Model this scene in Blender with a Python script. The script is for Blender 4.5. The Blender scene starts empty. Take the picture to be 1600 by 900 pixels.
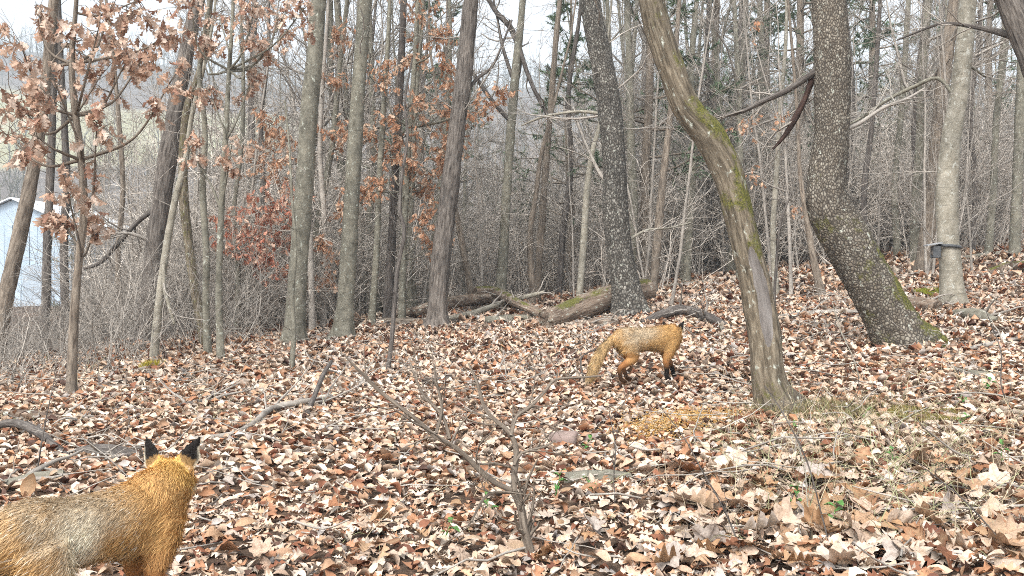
import bpy, math
import numpy as np

# ------------------------------------------------------------------ camera, sky, sun, exposure
SC = bpy.context.scene
COL = SC.collection
F, CX, CY, YH, CAMZ = 1537.0, 800.0, 450.0, 419.0, 1.03      # focal length etc. in photograph pixels
PITCH = math.atan((CY - YH) / F)
cam_data = bpy.data.cameras.new('camera')
cam = bpy.data.objects.new('camera', cam_data)
COL.objects.link(cam)
cam_data.sensor_width = 36.0
cam_data.lens = 36.0 * F / 1600.0
cam_data.clip_end = 4000.0
cam_data.clip_start = 0.05
cam.location = (0, 0, CAMZ)
cam.rotation_euler = (math.pi / 2 - PITCH, 0, 0)
SC.camera = cam

SUN_EL, SUN_AZ = math.radians(48), math.radians(205)          # high, soft, from behind the camera
world = bpy.data.worlds.new('World')
SC.world = world
world.use_nodes = True
wn = world.node_tree.nodes
wl = world.node_tree.links
bg = wn['Background']
sky = wn.new('ShaderNodeTexSky')
sky.sky_type = 'NISHITA'
sky.sun_disc = False
sky.sun_elevation = SUN_EL
sky.sun_rotation = SUN_AZ
sky.dust_density = 4.0
sky.air_density = 1.0
hs = wn.new('ShaderNodeHueSaturation')                        # overcast: the blue is veiled by cloud
hs.inputs['Saturation'].default_value = 0.16
wl.new(sky.outputs[0], hs.inputs['Color'])
wl.new(hs.outputs[0], bg.inputs['Color'])
bg.inputs['Strength'].default_value = 0.15
sun_data = bpy.data.lights.new('sun', 'SUN')
sun_data.energy = 1.0
sun_data.angle = math.radians(14)
sun_data.color = (1.0, 0.95, 0.88)
sun = bpy.data.objects.new('sun', sun_data)
COL.objects.link(sun)
sun.rotation_euler = (math.pi / 2 - SUN_EL, 0, math.pi - SUN_AZ)
SC.view_settings.view_transform = 'Standard'
SC.view_settings.look = 'None'
SC.view_settings.exposure = 1.42
SC.view_settings.gamma = 1.0
SC.view_settings.use_curve_mapping = False
SC.render.engine = 'CYCLES'
SC.cycles.use_denoising = False
SC.cycles.max_bounces = 6
SC.cycles.diffuse_bounces = 3
SC.cycles.glossy_bounces = 2
SC.cycles.transmission_bounces = 3
SC.cycles.volume_bounces = 0
SC.cycles.transparent_max_bounces = 6
SC.cycles.filter_width = 1.0

# ------------------------------------------------------------------ helpers: pixels, noise, meshes
FW = np.array([0, math.cos(PITCH), -math.sin(PITCH)])
UP = np.array([0, math.sin(PITCH), math.cos(PITCH)])


def ray(px, py):
    d = FW + np.array([1, 0, 0]) * ((px - CX) / F) + UP * ((CY - py) / F)
    return d / d[1]


def at(px, py, y):
    """the place at depth y that the photograph shows at px, py"""
    return np.array([0, 0, CAMZ]) + ray(px, py) * y


def norm(v):
    v = np.asarray(v, float)
    return v / np.maximum(np.linalg.norm(v, axis=-1, keepdims=True), 1e-9)


def hash3(i, j, k, seed=0):
    h = (i.astype(np.int64) * 374761393 + j.astype(np.int64) * 668265263 + k.astype(np.int64) * 2147483647 + seed * 1274126177) & 0xFFFFFFFF
    h = ((h ^ (h >> 13)) * 1274126177) & 0xFFFFFFFF
    h = ((h ^ (h >> 16)) * 2246822519) & 0xFFFFFFFF
    h = h ^ (h >> 15)
    return (h & 0xFFFFFF) / float(0xFFFFFF)


def vnoise(p, seed=0):
    """smooth value noise, 0..1, of an (n,3) array"""
    f = np.floor(p)
    t = p - f
    t = t * t * (3 - 2 * t)
    i, j, k = f[..., 0], f[..., 1], f[..., 2]
    r = 0
    for a in (0, 1):
        for b in (0, 1):
            for c in (0, 1):
                w = (t[..., 0] if a else 1 - t[..., 0]) * (t[..., 1] if b else 1 - t[..., 1]) * (t[..., 2] if c else 1 - t[..., 2])
                r = r + w * hash3(i + a, j + b, k + c, seed)
    return r


def worley(p, seed=0):
    """distance to the cell border, about 0..0.6, and a random value per cell"""
    f = np.floor(p)
    d1 = np.full(p.shape[:-1], 9.0)
    d2 = np.full(p.shape[:-1], 9.0)
    cid = np.zeros(p.shape[:-1])
    for a in (-1, 0, 1):
        for b in (-1, 0, 1):
            for c in (-1, 0, 1):
                i, j, k = f[..., 0] + a, f[..., 1] + b, f[..., 2] + c
                q = np.stack([i + hash3(i, j, k, seed), j + hash3(i, j, k, seed + 1), k + hash3(i, j, k, seed + 2)], -1)
                d = np.linalg.norm(q - p, axis=-1)
                near = d < d1
                d2 = np.where(near, d1, np.minimum(d2, d))
                cid = np.where(near, hash3(i, j, k, seed + 3), cid)
                d1 = np.where(near, d, d1)
    return d2 - d1, cid


def smooth(a, b, x):
    t = np.clip((np.asarray(x, float) - a) / (b - a), 0, 1)
    return t * t * (3 - 2 * t)


def softplus(x):
    return np.logaddexp(0, x)


def edge_far(x, y):
    """0 where the open leaf floor meets the thicket, negative on the open floor"""
    return (y - 14) - 1.6 * (x + 3)


def ground_z(x, y):
    x = np.asarray(x, float)
    y = np.asarray(y, float)
    ye = 22 - softplus((22 - y) / 2.5) * 2.5
    ye = np.where(y < 0, 0, ye)
    ye = np.clip(ye, 0, 22)
    z = 0.027 * softplus((ye - 6) / 1.5) * 1.5
    xr = 25 * np.tanh(x / 25)
    z = z + np.where(x > 0, (0.06 + 0.003 * ye) * softplus((xr - 0.15) * 4) / 4, 0.03 * np.maximum(xr, -12))
    e = edge_far(x, y)
    z = z - 1.3 * np.tanh(0.05 * softplus((e - 3) / 2) * 2)
    p = np.stack([x * 0.7, y * 0.7, x * 0], -1)
    z = z + 0.10 * (vnoise(p, 3) - 0.5) + 0.035 * (vnoise(p * 4.1, 5) - 0.5)
    ridge = np.clip(104 - 0.085 * (x + 234), 45, 125) + 16 * (vnoise(np.stack([x / 90, y * 0 + 3.3, x * 0], -1), 8) - 0.5)
    s = np.clip((y - 110) / 340, 0, 1)
    z = z + ridge * (0.25 * s * s * (3 - 2 * s) + 0.75 * s) - 0.12 * np.maximum(y - 470, 0)
    return z


def gz(x, y):
    return float(ground_z(np.array([x]), np.array([y]))[0])


def on_ground(px, py, lift=0.0):
    """where the ray through a pixel meets the terrain"""
    r = ray(px, py)
    t = np.linspace(1.5, 60, 4000)
    z = CAMZ + r[2] * t
    g = ground_z(r[0] * t, t)
    i = np.argmax(z <= g)
    if z[i] > g[i]:
        i = len(t) - 1
    return np.array([r[0] * t[i], t[i], g[i] + lift])


class MB:
    """collects vertices and faces, then links them as ONE mesh object"""

    def __init__(self):
        self.V, self.Q, self.T, self.B, self.C, self.n = [], [], [], [], [], 0

    def add(self, v, quads=None, tris=None, bc=None, col=None):
        v = np.asarray(v, float).reshape(-1, 3)
        m = len(v)
        self.V.append(v)
        if quads is not None and len(quads):
            self.Q.append(np.asarray(quads, np.int64).reshape(-1, 4) + self.n)
        if tris is not None and len(tris):
            self.T.append(np.asarray(tris, np.int64).reshape(-1, 3) + self.n)
        self.B.append(v if bc is None else np.asarray(bc, float).reshape(-1, 3))
        c = np.zeros((m, 4))
        if col is not None:
            c[:, :3] = col
        self.C.append(c)
        self.n += m

    def mesh(self, name, mat, origin=(0, 0, 0), shade=True):
        v = np.concatenate(self.V) - np.asarray(origin, float)
        q = np.concatenate(self.Q) if self.Q else np.zeros((0, 4), np.int64)
        t = np.concatenate(self.T) if self.T else np.zeros((0, 3), np.int64)
        me = bpy.data.meshes.new(name)
        me.vertices.add(len(v))
        me.vertices.foreach_set('co', v.astype(np.float32).ravel())
        loops = np.concatenate([q.ravel(), t.ravel()]).astype(np.int32)
        me.loops.add(len(loops))
        me.loops.foreach_set('vertex_index', loops)
        starts = np.concatenate([np.arange(len(q)) * 4, len(q) * 4 + np.arange(len(t)) * 3]).astype(np.int32)
        me.polygons.add(len(starts))
        me.polygons.foreach_set('loop_start', starts)
        me.update(calc_edges=True)
        me.polygons.foreach_set('use_smooth', np.full(len(starts), shade))
        a = me.attributes.new('bc', 'FLOAT_VECTOR', 'POINT')
        a.data.foreach_set('vector', np.concatenate(self.B).astype(np.float32).ravel())
        c = np.concatenate(self.C)
        c[:, 3] = 1
        a = me.attributes.new('col', 'FLOAT_COLOR', 'POINT')
        a.data.foreach_set('color', c.astype(np.float32).ravel())
        me.materials.append(mat)
        me.update()
        return me

    def build(self, name, mat, parent=None, origin=(0, 0, 0), shade=True):
        o = bpy.data.objects.new(name, self.mesh(name, mat, origin, shade))
        COL.objects.link(o)
        if parent is not None:
            o.parent = parent
        else:
            o.location = origin
        return o


def tag(o, label=None, cat=None, group=None, kind=None):
    for k, v in (('label', label), ('category', cat), ('group', group), ('kind', kind)):
        if v:
            o[k] = v
    return o


def empty(name, loc, label, cat, group=None):
    o = bpy.data.objects.new(name, None)
    o.empty_display_size = 0.1
    COL.objects.link(o)
    o.location = tuple(float(a) for a in loc)
    return tag(o, label, cat, group)


def copy_tree(o, parent=None):
    c = o.copy()
    COL.objects.link(c)
    c.parent = parent
    for ch in o.children:
        copy_tree(ch, c)
    return c


def resample(P, R, step):
    """Catmull-Rom through the points, spaced about step"""
    P = np.asarray(P, float)
    R = np.asarray(R, float)
    A = np.vstack([2 * P[0] - P[1], P, 2 * P[-1] - P[-2]])
    out, rad = [], []
    for i in range(len(P) - 1):
        n = max(2, int(np.linalg.norm(P[i + 1] - P[i]) / step))
        t = np.linspace(0, 1, n, endpoint=False)[:, None]
        p0, p1, p2, p3 = A[i], A[i + 1], A[i + 2], A[i + 3]
        out.append(0.5 * (2 * p1 + (p2 - p0) * t + (2 * p0 - 5 * p1 + 4 * p2 - p3) * t * t + (3 * p1 - p0 - 3 * p2 + p3) * t ** 3))
        rad.append(R[i] + (R[i + 1] - R[i]) * t[:, 0])
    out.append(P[-1:])
    rad.append(R[-1:])
    return np.vstack(out), np.concatenate(rad)


def frames(P):
    t = norm(np.gradient(P, axis=-2))
    d = norm(P[..., -1, :] - P[..., 0, :])
    ax = np.argmin(np.abs(d), -1)
    ref = np.eye(3)[ax][..., None, :] + 0 * t
    a = norm(np.cross(t, ref))
    b = np.cross(t, a)
    return t, a, b


def tubes(mb, P, R, segs=3, col=None, rng=None):
    """a batch of tapering tubes: P (m,n,3), R (m,n)"""
    P = np.asarray(P, float)
    R = np.asarray(R, float)
    m, n = R.shape
    t, a, b = frames(P)
    th = np.arange(segs) / segs * 2 * math.pi
    c, s = np.cos(th), np.sin(th)
    V = P[:, :, None, :] + R[:, :, None, None] * (a[:, :, None, :] * c[None, None, :, None] + b[:, :, None, :] * s[None, None, :, None])
    ln = np.concatenate([np.zeros((m, 1)), np.cumsum(np.linalg.norm(np.diff(P, axis=1), axis=-1), 1)], 1)
    off = (np.arange(m) * 7.31) % 50
    r0 = R[:, :1, None] + 0 * R[:, :, None]
    B = np.stack([r0 * c + off[:, None, None], r0 * s, np.broadcast_to(ln[:, :, None], (m, n, segs))], -1)
    idx = np.arange(m * n * segs).reshape(m, n, segs)
    nx = np.roll(idx, -1, 2)
    Q = np.stack([idx[:, :-1], nx[:, :-1], nx[:, 1:], idx[:, 1:]], -1).reshape(-1, 4)
    cc = None
    if col is not None:
        cc = np.broadcast_to(np.asarray(col, float).reshape(-1, 1, 1, 3), (m, n, segs, 3)).reshape(-1, 3)
    mb.add(V.reshape(-1, 3), quads=Q, bc=B.reshape(-1, 3), col=cc)


def grow(rng, start, direc, length, n, wig, grav):
    m = len(start)
    P = np.zeros((m, n, 3))
    P[:, 0] = start
    d = norm(direc)
    for i in range(1, n):
        d = norm(d + wig * rng.normal(size=(m, 3)) + np.array([0, 0, grav]))
        P[:, i] = P[:, i - 1] + d * (np.asarray(length) / (n - 1))[:, None]
    return P


def kids(rng, P, R, k, t0, t1, ang, spread=0.3):
    """k starting points on each tube of a batch, with a direction that leaves it at about ang"""
    m, n, _ = P.shape
    t = rng.uniform(t0, t1, (m, k)) * (n - 1)
    i = np.clip(t.astype(int), 0, n - 2)
    f = (t - i)[..., None]
    r = np.arange(m)[:, None]
    S = P[r, i] * (1 - f) + P[r, i + 1] * f
    T = norm(P[r, i + 1] - P[r, i])
    rad = R[r, i] * (1 - f[..., 0]) + R[r, i + 1] * f[..., 0]
    a = ang + rng.normal(size=(m, k)) * spread
    w = rng.normal(size=(m, k, 3))
    w = norm(w - T * np.sum(w * T, -1, keepdims=True))
    D = T * np.cos(a)[..., None] + w * np.sin(a)[..., None]
    return S.reshape(-1, 3), D.reshape(-1, 3), rad.reshape(-1), (t / (n - 1)).reshape(-1)


def taper(r0, n, tip=0.35):
    return np.asarray(r0)[:, None] * np.linspace(1, tip, n)[None, :]


# ------------------------------------------------------------------ materials
def new_mat(name, rough=0.9):
    m = bpy.data.materials.new(name)
    m.use_nodes = True
    n = m.node_tree.nodes
    b = n['Principled BSDF']
    b.inputs['Roughness'].default_value = rough
    b.inputs['Specular IOR Level'].default_value = 0.25
    return m, n, m.node_tree.links, b


def attr(n, name):
    a = n.new('ShaderNodeAttribute')
    a.attribute_name = name
    return a


def ramp(n, stops):
    r = n.new('ShaderNodeValToRGB')
    e = r.color_ramp.elements
    e[0].position, e[0].color = stops[0][0], (*stops[0][1], 1)
    e[1].position, e[1].color = stops[-1][0], (*stops[-1][1], 1)
    for p, c in stops[1:-1]:
        x = e.new(p)
        x.color = (*c, 1)
    return r


def mixc(n, l, fac, a, b, mode='MIX'):
    m = n.new('ShaderNodeMix')
    m.data_type = 'RGBA'
    m.blend_type = mode
    if isinstance(fac, float):
        m.inputs[0].default_value = fac
    else:
        l.new(fac, m.inputs[0])
    for s, i in ((a, 6), (b, 7)):
        if isinstance(s, tuple):
            m.inputs[i].default_value = (*s, 1)
        else:
            l.new(s, m.inputs[i])
    return m.outputs[2]


def noise(n, l, vec, scale, detail=4, rough=0.6, dist=0.0):
    t = n.new('ShaderNodeTexNoise')
    t.inputs['Scale'].default_value = scale
    t.inputs['Detail'].default_value = detail
    t.inputs['Roughness'].default_value = rough
    t.inputs['Distortion'].default_value = dist
    l.new(vec, t.inputs['Vector'])
    return t.outputs['Fac']


def mapped(n, l, vec, sc):
    m = n.new('ShaderNodeMapping')
    m.inputs['Scale'].default_value = sc
    l.new(vec, m.inputs['Vector'])
    return m.outputs[0]


def bark(name, dark, mid, light, style='ridged', scale=1.0, lichen=0.0, lichen_col=(0.42, 0.44, 0.38), bump=0.6):
    m, n, l, b = new_mat(name, 0.92)
    bc = attr(n, 'bc').outputs['Vector']
    if style == 'plates':
        v = mapped(n, l, bc, (34 * scale, 34 * scale, 20 * scale))
        vo = n.new('ShaderNodeTexVoronoi')
        vo.feature = 'DISTANCE_TO_EDGE'
        vo.inputs['Scale'].default_value = 1.0
        l.new(v, vo.inputs['Vector'])
        vc = n.new('ShaderNodeTexVoronoi')
        vc.inputs['Scale'].default_value = 1.0
        l.new(v, vc.inputs['Vector'])
        sep = n.new('ShaderNodeSeparateColor')
        l.new(vc.outputs['Color'], sep.inputs[0])
        r1 = ramp(n, [(0.0, tuple(c * 0.75 for c in mid)), (0.45, mid), (0.85, light), (1.0, tuple(min(1, c * 1.25) for c in light))])
        l.new(sep.outputs[0], r1.inputs[0])
        r2 = ramp(n, [(0.0, (0, 0, 0)), (0.10, (0.25, 0.25, 0.25)), (0.25, (1, 1, 1))])
        l.new(vo.outputs['Distance'], r2.inputs[0])
        colr = mixc(n, l, r2.outputs[0], dark, r1.outputs[0])
        h = vo.outputs['Distance']
    elif style == 'ridged':
        v = mapped(n, l, bc, (42 * scale, 42 * scale, 6 * scale))
        h = noise(n, l, v, 1.0, 5, 0.62, 0.6)
        r1 = ramp(n, [(0.33, dark), (0.5, mid), (0.68, light)])
        l.new(h, r1.inputs[0])
        colr = r1.outputs[0]
    else:
        v = mapped(n, l, bc, (14 * scale, 14 * scale, 9 * scale))
        h = noise(n, l, v, 1.0, 7, 0.7, 0.3)
        r1 = ramp(n, [(0.3, dark), (0.48, mid), (0.7, light)])
        l.new(h, r1.inputs[0])
        v2 = mapped(n, l, bc, (8, 8, 70))
        h2 = noise(n, l, v2, 1.0, 3, 0.6)
        r3 = ramp(n, [(0.30, (0.45, 0.45, 0.45)), (0.42, (1, 1, 1))])
        l.new(h2, r3.inputs[0])
        colr = mixc(n, l, 0.7, r1.outputs[0], r3.outputs[0], 'MULTIPLY')
    big = noise(n, l, mapped(n, l, bc, (3, 3, 1.6)), 1.0, 4, 0.6)
    r4 = ramp(n, [(0.3, (0.62, 0.62, 0.62)), (0.7, (1.25, 1.22, 1.18))])
    l.new(big, r4.inputs[0])
    colr = mixc(n, l, 0.8, colr, r4.outputs[0], 'MULTIPLY')
    if lichen > 0:
        ln = noise(n, l, mapped(n, l, bc, (26, 26, 18)), 1.0, 5, 0.65, 0.4)
        r5 = ramp(n, [(0.62 - 0.2 * lichen, (0, 0, 0)), (0.70 - 0.2 * lichen, (1, 1, 1))])
        l.new(ln, r5.inputs[0])
        colr = mixc(n, l, r5.outputs[0], colr, lichen_col)
    # moss: the red channel of the vertex colour says where it grows
    sepc = n.new('ShaderNodeSeparateColor')
    l.new(attr(n, 'col').outputs['Color'], sepc.inputs[0])
    mn = noise(n, l, mapped(n, l, bc, (30, 30, 20)), 1.0, 5, 0.7)
    mm = n.new('ShaderNodeMath')
    mm.operation = 'MULTIPLY_ADD'
    l.new(sepc.outputs[0], mm.inputs[0])
    mm.inputs[1].default_value = 1.0
    mm.inputs[2].default_value = -0.5
    ad = n.new('ShaderNodeMath')
    ad.operation = 'ADD'
    l.new(mm.outputs[0], ad.inputs[0])
    l.new(mn, ad.inputs[1])
    r6 = ramp(n, [(0.46, (0, 0, 0)), (0.66, (1, 1, 1))])
    l.new(ad.outputs[0], r6.inputs[0])
    mossc = ramp(n, [(0.35, (0.035, 0.038, 0.012)), (0.65, (0.15, 0.145, 0.035))])
    l.new(noise(n, l, bc, 90, 3), mossc.inputs[0])
    colr = mixc(n, l, r6.outputs[0], colr, mossc.outputs[0])
    # bare wood where bark was lost: the green channel
    r7 = ramp(n, [(0.45, (0, 0, 0)), (0.55, (1, 1, 1))])
    l.new(sepc.outputs[1], r7.inputs[0])
    wood = ramp(n, [(0.32, (0.10, 0.088, 0.08)), (0.68, (0.25, 0.23, 0.215))])
    l.new(noise(n, l, mapped(n, l, bc, (30, 30, 2.5)), 1.0, 5, 0.65), wood.inputs[0])
    colr = mixc(n, l, r7.outputs[0], colr, wood.outputs[0])
    # every stem of a thicket has its own tone: the blue channel, 0 = as it is
    mr = n.new('ShaderNodeMapRange')
    l.new(sepc.outputs[2], mr.inputs['Value'])
    mr.inputs['To Min'].default_value = 0.45
    mr.inputs['To Max'].default_value = 2.3
    gt = n.new('ShaderNodeMath')
    gt.operation = 'GREATER_THAN'
    l.new(sepc.outputs[2], gt.inputs[0])
    gt.inputs[1].default_value = 0.001
    fm_ = n.new('ShaderNodeMix')
    l.new(gt.outputs[0], fm_.inputs[0])
    fm_.inputs[2].default_value = 1.0
    l.new(mr.outputs[0], fm_.inputs[3])
    vm = n.new('ShaderNodeVectorMath')
    vm.operation = 'SCALE'
    l.new(colr, vm.inputs[0])
    l.new(fm_.outputs[0], vm.inputs['Scale'])
    colr = vm.outputs[0]
    l.new(colr, b.inputs['Base Color'])
    bp = n.new('ShaderNodeBump')
    bp.inputs['Strength'].default_value = bump
    bp.inputs['Distance'].default_value = 0.02
    l.new(h, bp.inputs['Height'])
    l.new(bp.outputs[0], b.inputs['Normal'])
    return m


def leaf_mat(name, translucent=0.0):
    """dead leaf: colour from the vertex colour, finer blotches and veins from noise"""
    m, n, l, b = new_mat(name, 0.75)
    c = attr(n, 'col').outputs['Color']
    bc = attr(n, 'bc').outputs['Vector']
    r = ramp(n, [(0.25, (0.6, 0.52, 0.46)), (0.5, (1, 1, 1)), (0.75, (1.2, 1.2, 1.2))])
    l.new(noise(n, l, bc, 38, 5, 0.65), r.inputs[0])
    colr = mixc(n, l, 0.85, c, r.outputs[0], 'MULTIPLY')
    l.new(colr, b.inputs['Base Color'])
    if translucent:
        tr = n.new('ShaderNodeBsdfTranslucent')
        l.new(colr, tr.inputs['Color'])
        mx = n.new('ShaderNodeMixShader')
        mx.inputs[0].default_value = translucent
        l.new(b.outputs[0], mx.inputs[1])
        l.new(tr.outputs[0], mx.inputs[2])
        l.new(mx.outputs[0], n['Material Output'].inputs['Surface'])
    return m


def leaf_object_mat(name, stops, translucent=0.0):
    """single leaves that share a mesh: each takes its own tint"""
    m, n, l, b = new_mat(name, 0.72)
    oi = n.new('ShaderNodeObjectInfo')
    r = ramp(n, stops)
    r.color_ramp.interpolation = 'CONSTANT'
    l.new(oi.outputs['Random'], r.inputs[0])
    bc = attr(n, 'bc').outputs['Vector']
    v = n.new('ShaderNodeVectorMath')
    v.operation = 'ADD'
    l.new(bc, v.inputs[0])
    l.new(oi.outputs['Location'], v.inputs[1])
    r2 = ramp(n, [(0.3, (0.55, 0.46, 0.38)), (0.5, (0.95, 0.93, 0.92)), (0.72, (1.2, 1.2, 1.2))])
    l.new(noise(n, l, v.outputs[0], 4.0, 6, 0.68), r2.inputs[0])
    colr = mixc(n, l, 0.9, r.outputs[0], r2.outputs[0], 'MULTIPLY')
    sepc = n.new('ShaderNodeSeparateColor')
    l.new(attr(n, 'col').outputs['Color'], sepc.inputs[0])
    colr = mixc(n, l, sepc.outputs[0], colr, (0.40, 0.29, 0.18))
    l.new(colr, b.inputs['Base Color'])
    bp = n.new('ShaderNodeBump')
    bp.inputs['Strength'].default_value = 0.35
    bp.inputs['Distance'].default_value = 0.01
    l.new(noise(n, l, v.outputs[0], 9.0, 4, 0.6), bp.inputs['Height'])
    l.new(bp.outputs[0], b.inputs['Normal'])
    if translucent:
        tr = n.new('ShaderNodeBsdfTranslucent')
        l.new(colr, tr.inputs['Color'])
        mx = n.new('ShaderNodeMixShader')
        mx.inputs[0].default_value = translucent
        l.new(b.outputs[0], mx.inputs[1])
        l.new(tr.outputs[0], mx.inputs[2])
        l.new(mx.outputs[0], n['Material Output'].inputs['Surface'])
    return m


def plain(name, a, b_, scale=20.0, rough=0.85, bump=0.3):
    m, n, l, b = new_mat(name, rough)
    bc = attr(n, 'bc').outputs['Vector']
    h = noise(n, l, bc, scale, 6, 0.65)
    r = ramp(n, [(0.3, a), (0.7, b_)])
    l.new(h, r.inputs[0])
    l.new(r.outputs[0], b.inputs['Base Color'])
    bp = n.new('ShaderNodeBump')
    bp.inputs['Strength'].default_value = bump
    bp.inputs['Distance'].default_value = 0.02
    l.new(h, bp.inputs['Height'])
    l.new(bp.outputs[0], b.inputs['Normal'])
    return m


def vcol_mat(name, rough=0.8, speck=60.0, amount=0.5):
    m, n, l, b = new_mat(name, rough)
    c = attr(n, 'col').outputs['Color']
    r = ramp(n, [(0.3, (0.7, 0.7, 0.7)), (0.7, (1.2, 1.2, 1.2))])
    l.new(noise(n, l, attr(n, 'bc').outputs['Vector'], speck, 4), r.inputs[0])
    l.new(mixc(n, l, amount, c, r.outputs[0], 'MULTIPLY'), b.inputs['Base Color'])
    return m


BK = dict(
    mossy=bark('bark_mossy_oak', (0.05, 0.042, 0.03), (0.135, 0.112, 0.082), (0.245, 0.212, 0.16), 'ridged', 1.25, 0.08),
    plates=bark('bark_scaly_cherry', (0.045, 0.038, 0.032), (0.185, 0.162, 0.13), (0.27, 0.25, 0.21), 'plates', 1.75, 0.05),
    flaky=bark('bark_flaky', (0.035, 0.032, 0.028), (0.155, 0.143, 0.125), (0.255, 0.245, 0.22), 'plates', 1.15, 0.06),
    furrow=bark('bark_furrowed', (0.042, 0.036, 0.032), (0.125, 0.11, 0.098), (0.22, 0.20, 0.18), 'ridged', 0.9, 0.0),
    grey=bark('bark_smooth_grey', (0.095, 0.09, 0.07), (0.175, 0.167, 0.135), (0.27, 0.258, 0.21), 'smooth', 1.0, 0.15),
    pale=bark('bark_pale', (0.16, 0.148, 0.118), (0.255, 0.238, 0.195), (0.36, 0.34, 0.29), 'smooth', 1.0, 0.25, (0.40, 0.40, 0.355)),
    brown=bark('bark_brown', (0.085, 0.068, 0.055), (0.185, 0.155, 0.125), (0.29, 0.25, 0.205), 'ridged', 1.0, 0.0),
    dark=bark('bark_dark', (0.045, 0.04, 0.037), (0.10, 0.088, 0.08), (0.19, 0.175, 0.16), 'ridged', 1.1, 0.0),
    twig=bark('bark_twig', (0.18, 0.163, 0.143), (0.31, 0.285, 0.255), (0.45, 0.42, 0.38), 'smooth', 1.0, 0.0, bump=0.2),
    rust=bark('bark_rust', (0.022, 0.014, 0.012), (0.05, 0.03, 0.025), (0.10, 0.062, 0.05), 'ridged', 1.0, 0.0),
    log=bark('bark_rotten_log', (0.055, 0.04, 0.032), (0.17, 0.128, 0.098), (0.31, 0.255, 0.205), 'ridged', 0.7, 0.2),
)
M_LEAF = leaf_mat('dead_leaf_litter')
M_HANG = leaf_mat('dead_leaf_hanging', 0.3)
LITTER = np.array([(0.53, 0.415, 0.325), (0.48, 0.345, 0.255), (0.40, 0.255, 0.165), (0.56, 0.47, 0.385), (0.50, 0.37, 0.265), (0.32, 0.165, 0.095),
                   (0.22, 0.095, 0.055), (0.14, 0.06, 0.038), (0.40, 0.36, 0.33), (0.60, 0.52, 0.43), (0.36, 0.19, 0.105), (0.47, 0.39, 0.32), (0.085, 0.048, 0.036)])
LITTER_W = np.array([13, 13, 9, 11, 10, 7, 6, 5, 6, 10, 7, 9, 4.0])
LITTER_W = LITTER_W / LITTER_W.sum()

# ------------------------------------------------------------------ the ground and the hills behind
RNG = np.random.default_rng(11)


def grid_mesh(xs, ys, zoff=0.0):
    X, Y = np.meshgrid(xs, ys)
    Z = ground_z(X, Y) + zoff
    V = np.stack([X, Y, Z], -1).reshape(-1, 3)
    nx = len(xs)
    i = np.arange(len(xs) - 1)[None, :] + np.arange(len(ys) - 1)[:, None] * nx
    Q = np.stack([i, i + 1, i + 1 + nx, i + nx], -1).reshape(-1, 4)
    return V, Q


m_soil, n, l, b = new_mat('forest_soil', 0.95)
tc = attr(n, 'bc').outputs['Vector']
r = ramp(n, [(0.3, (0.05, 0.034, 0.025)), (0.5, (0.12, 0.08, 0.056)), (0.7, (0.24, 0.17, 0.12))])
l.new(noise(n, l, tc, 14, 8, 0.75), r.inputs[0])
r2 = ramp(n, [(0.4, (0.7, 0.7, 0.7)), (0.6, (1.15, 1.1, 1.05))])
l.new(noise(n, l, tc, 0.6, 3), r2.inputs[0])
l.new(mixc(n, l, 1.0, r.outputs[0], r2.outputs[0], 'MULTIPLY'), b.inputs['Base Color'])
bp = n.new('ShaderNodeBump')
bp.inputs['Strength'].default_value = 0.8
bp.inputs['Distance'].default_value = 0.05
l.new(noise(n, l, tc, 22, 6, 0.7), bp.inputs['Height'])
l.new(bp.outputs[0], b.inputs['Normal'])

mb = MB()
s = np.linspace(-1, 1, 241)
xs = np.sinh(s * 3.9) / math.sinh(3.9) * 260
ys = np.concatenate([np.linspace(-60, 0, 20)[:-1], np.linspace(0, 24, 190)[:-1], np.geomspace(24, 150, 70)])
V, Q = grid_mesh(xs, ys)
mb.add(V, quads=Q)
ground = tag(mb.build('ground', m_soil), kind='structure', label='forest floor of brown soil under the fallen leaves')

m_hill, n, l, b = new_mat('hillside', 0.95)
tc = attr(n, 'bc').outputs['Vector']
sepv = n.new('ShaderNodeSeparateXYZ')
l.new(tc, sepv.inputs[0])
woods = ramp(n, [(0.3, (0.10, 0.085, 0.075)), (0.7, (0.20, 0.17, 0.15))])
l.new(noise(n, l, tc, 0.12, 6, 0.7), woods.inputs[0])
field = ramp(n, [(0.3, (0.27, 0.27, 0.15)), (0.7, (0.36, 0.32, 0.22))])
l.new(noise(n, l, tc, 0.03, 5, 0.6), field.inputs[0])
sepc = n.new('ShaderNodeSeparateColor')
l.new(attr(n, 'col').outputs['Color'], sepc.inputs[0])
l.new(mixc(n, l, sepc.outputs[0], woods.outputs[0], field.outputs[0]), b.inputs['Base Color'])


def is_field(x, y):
    w = (vnoise(np.stack([x / 60, y / 60, x * 0 + 1.7], -1), 21) - 0.5) * 50
    return smooth(205, 212, y + w) * (1 - smooth(312, 319, y + w)) * (1 - smooth(-75, -60, x + w))


mb = MB()
V, Q = grid_mesh(np.linspace(-900, 900, 181), np.concatenate([[141], np.geomspace(146, 900, 90)]), -0.25)
c = np.zeros((len(V), 3))
c[:, 0] = is_field(V[:, 0], V[:, 1])
mb.add(V, quads=Q, col=c)
hills = tag(mb.build('hills', m_hill), kind='structure', label='far hillside with a pale field below a wooded ridge')


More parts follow.
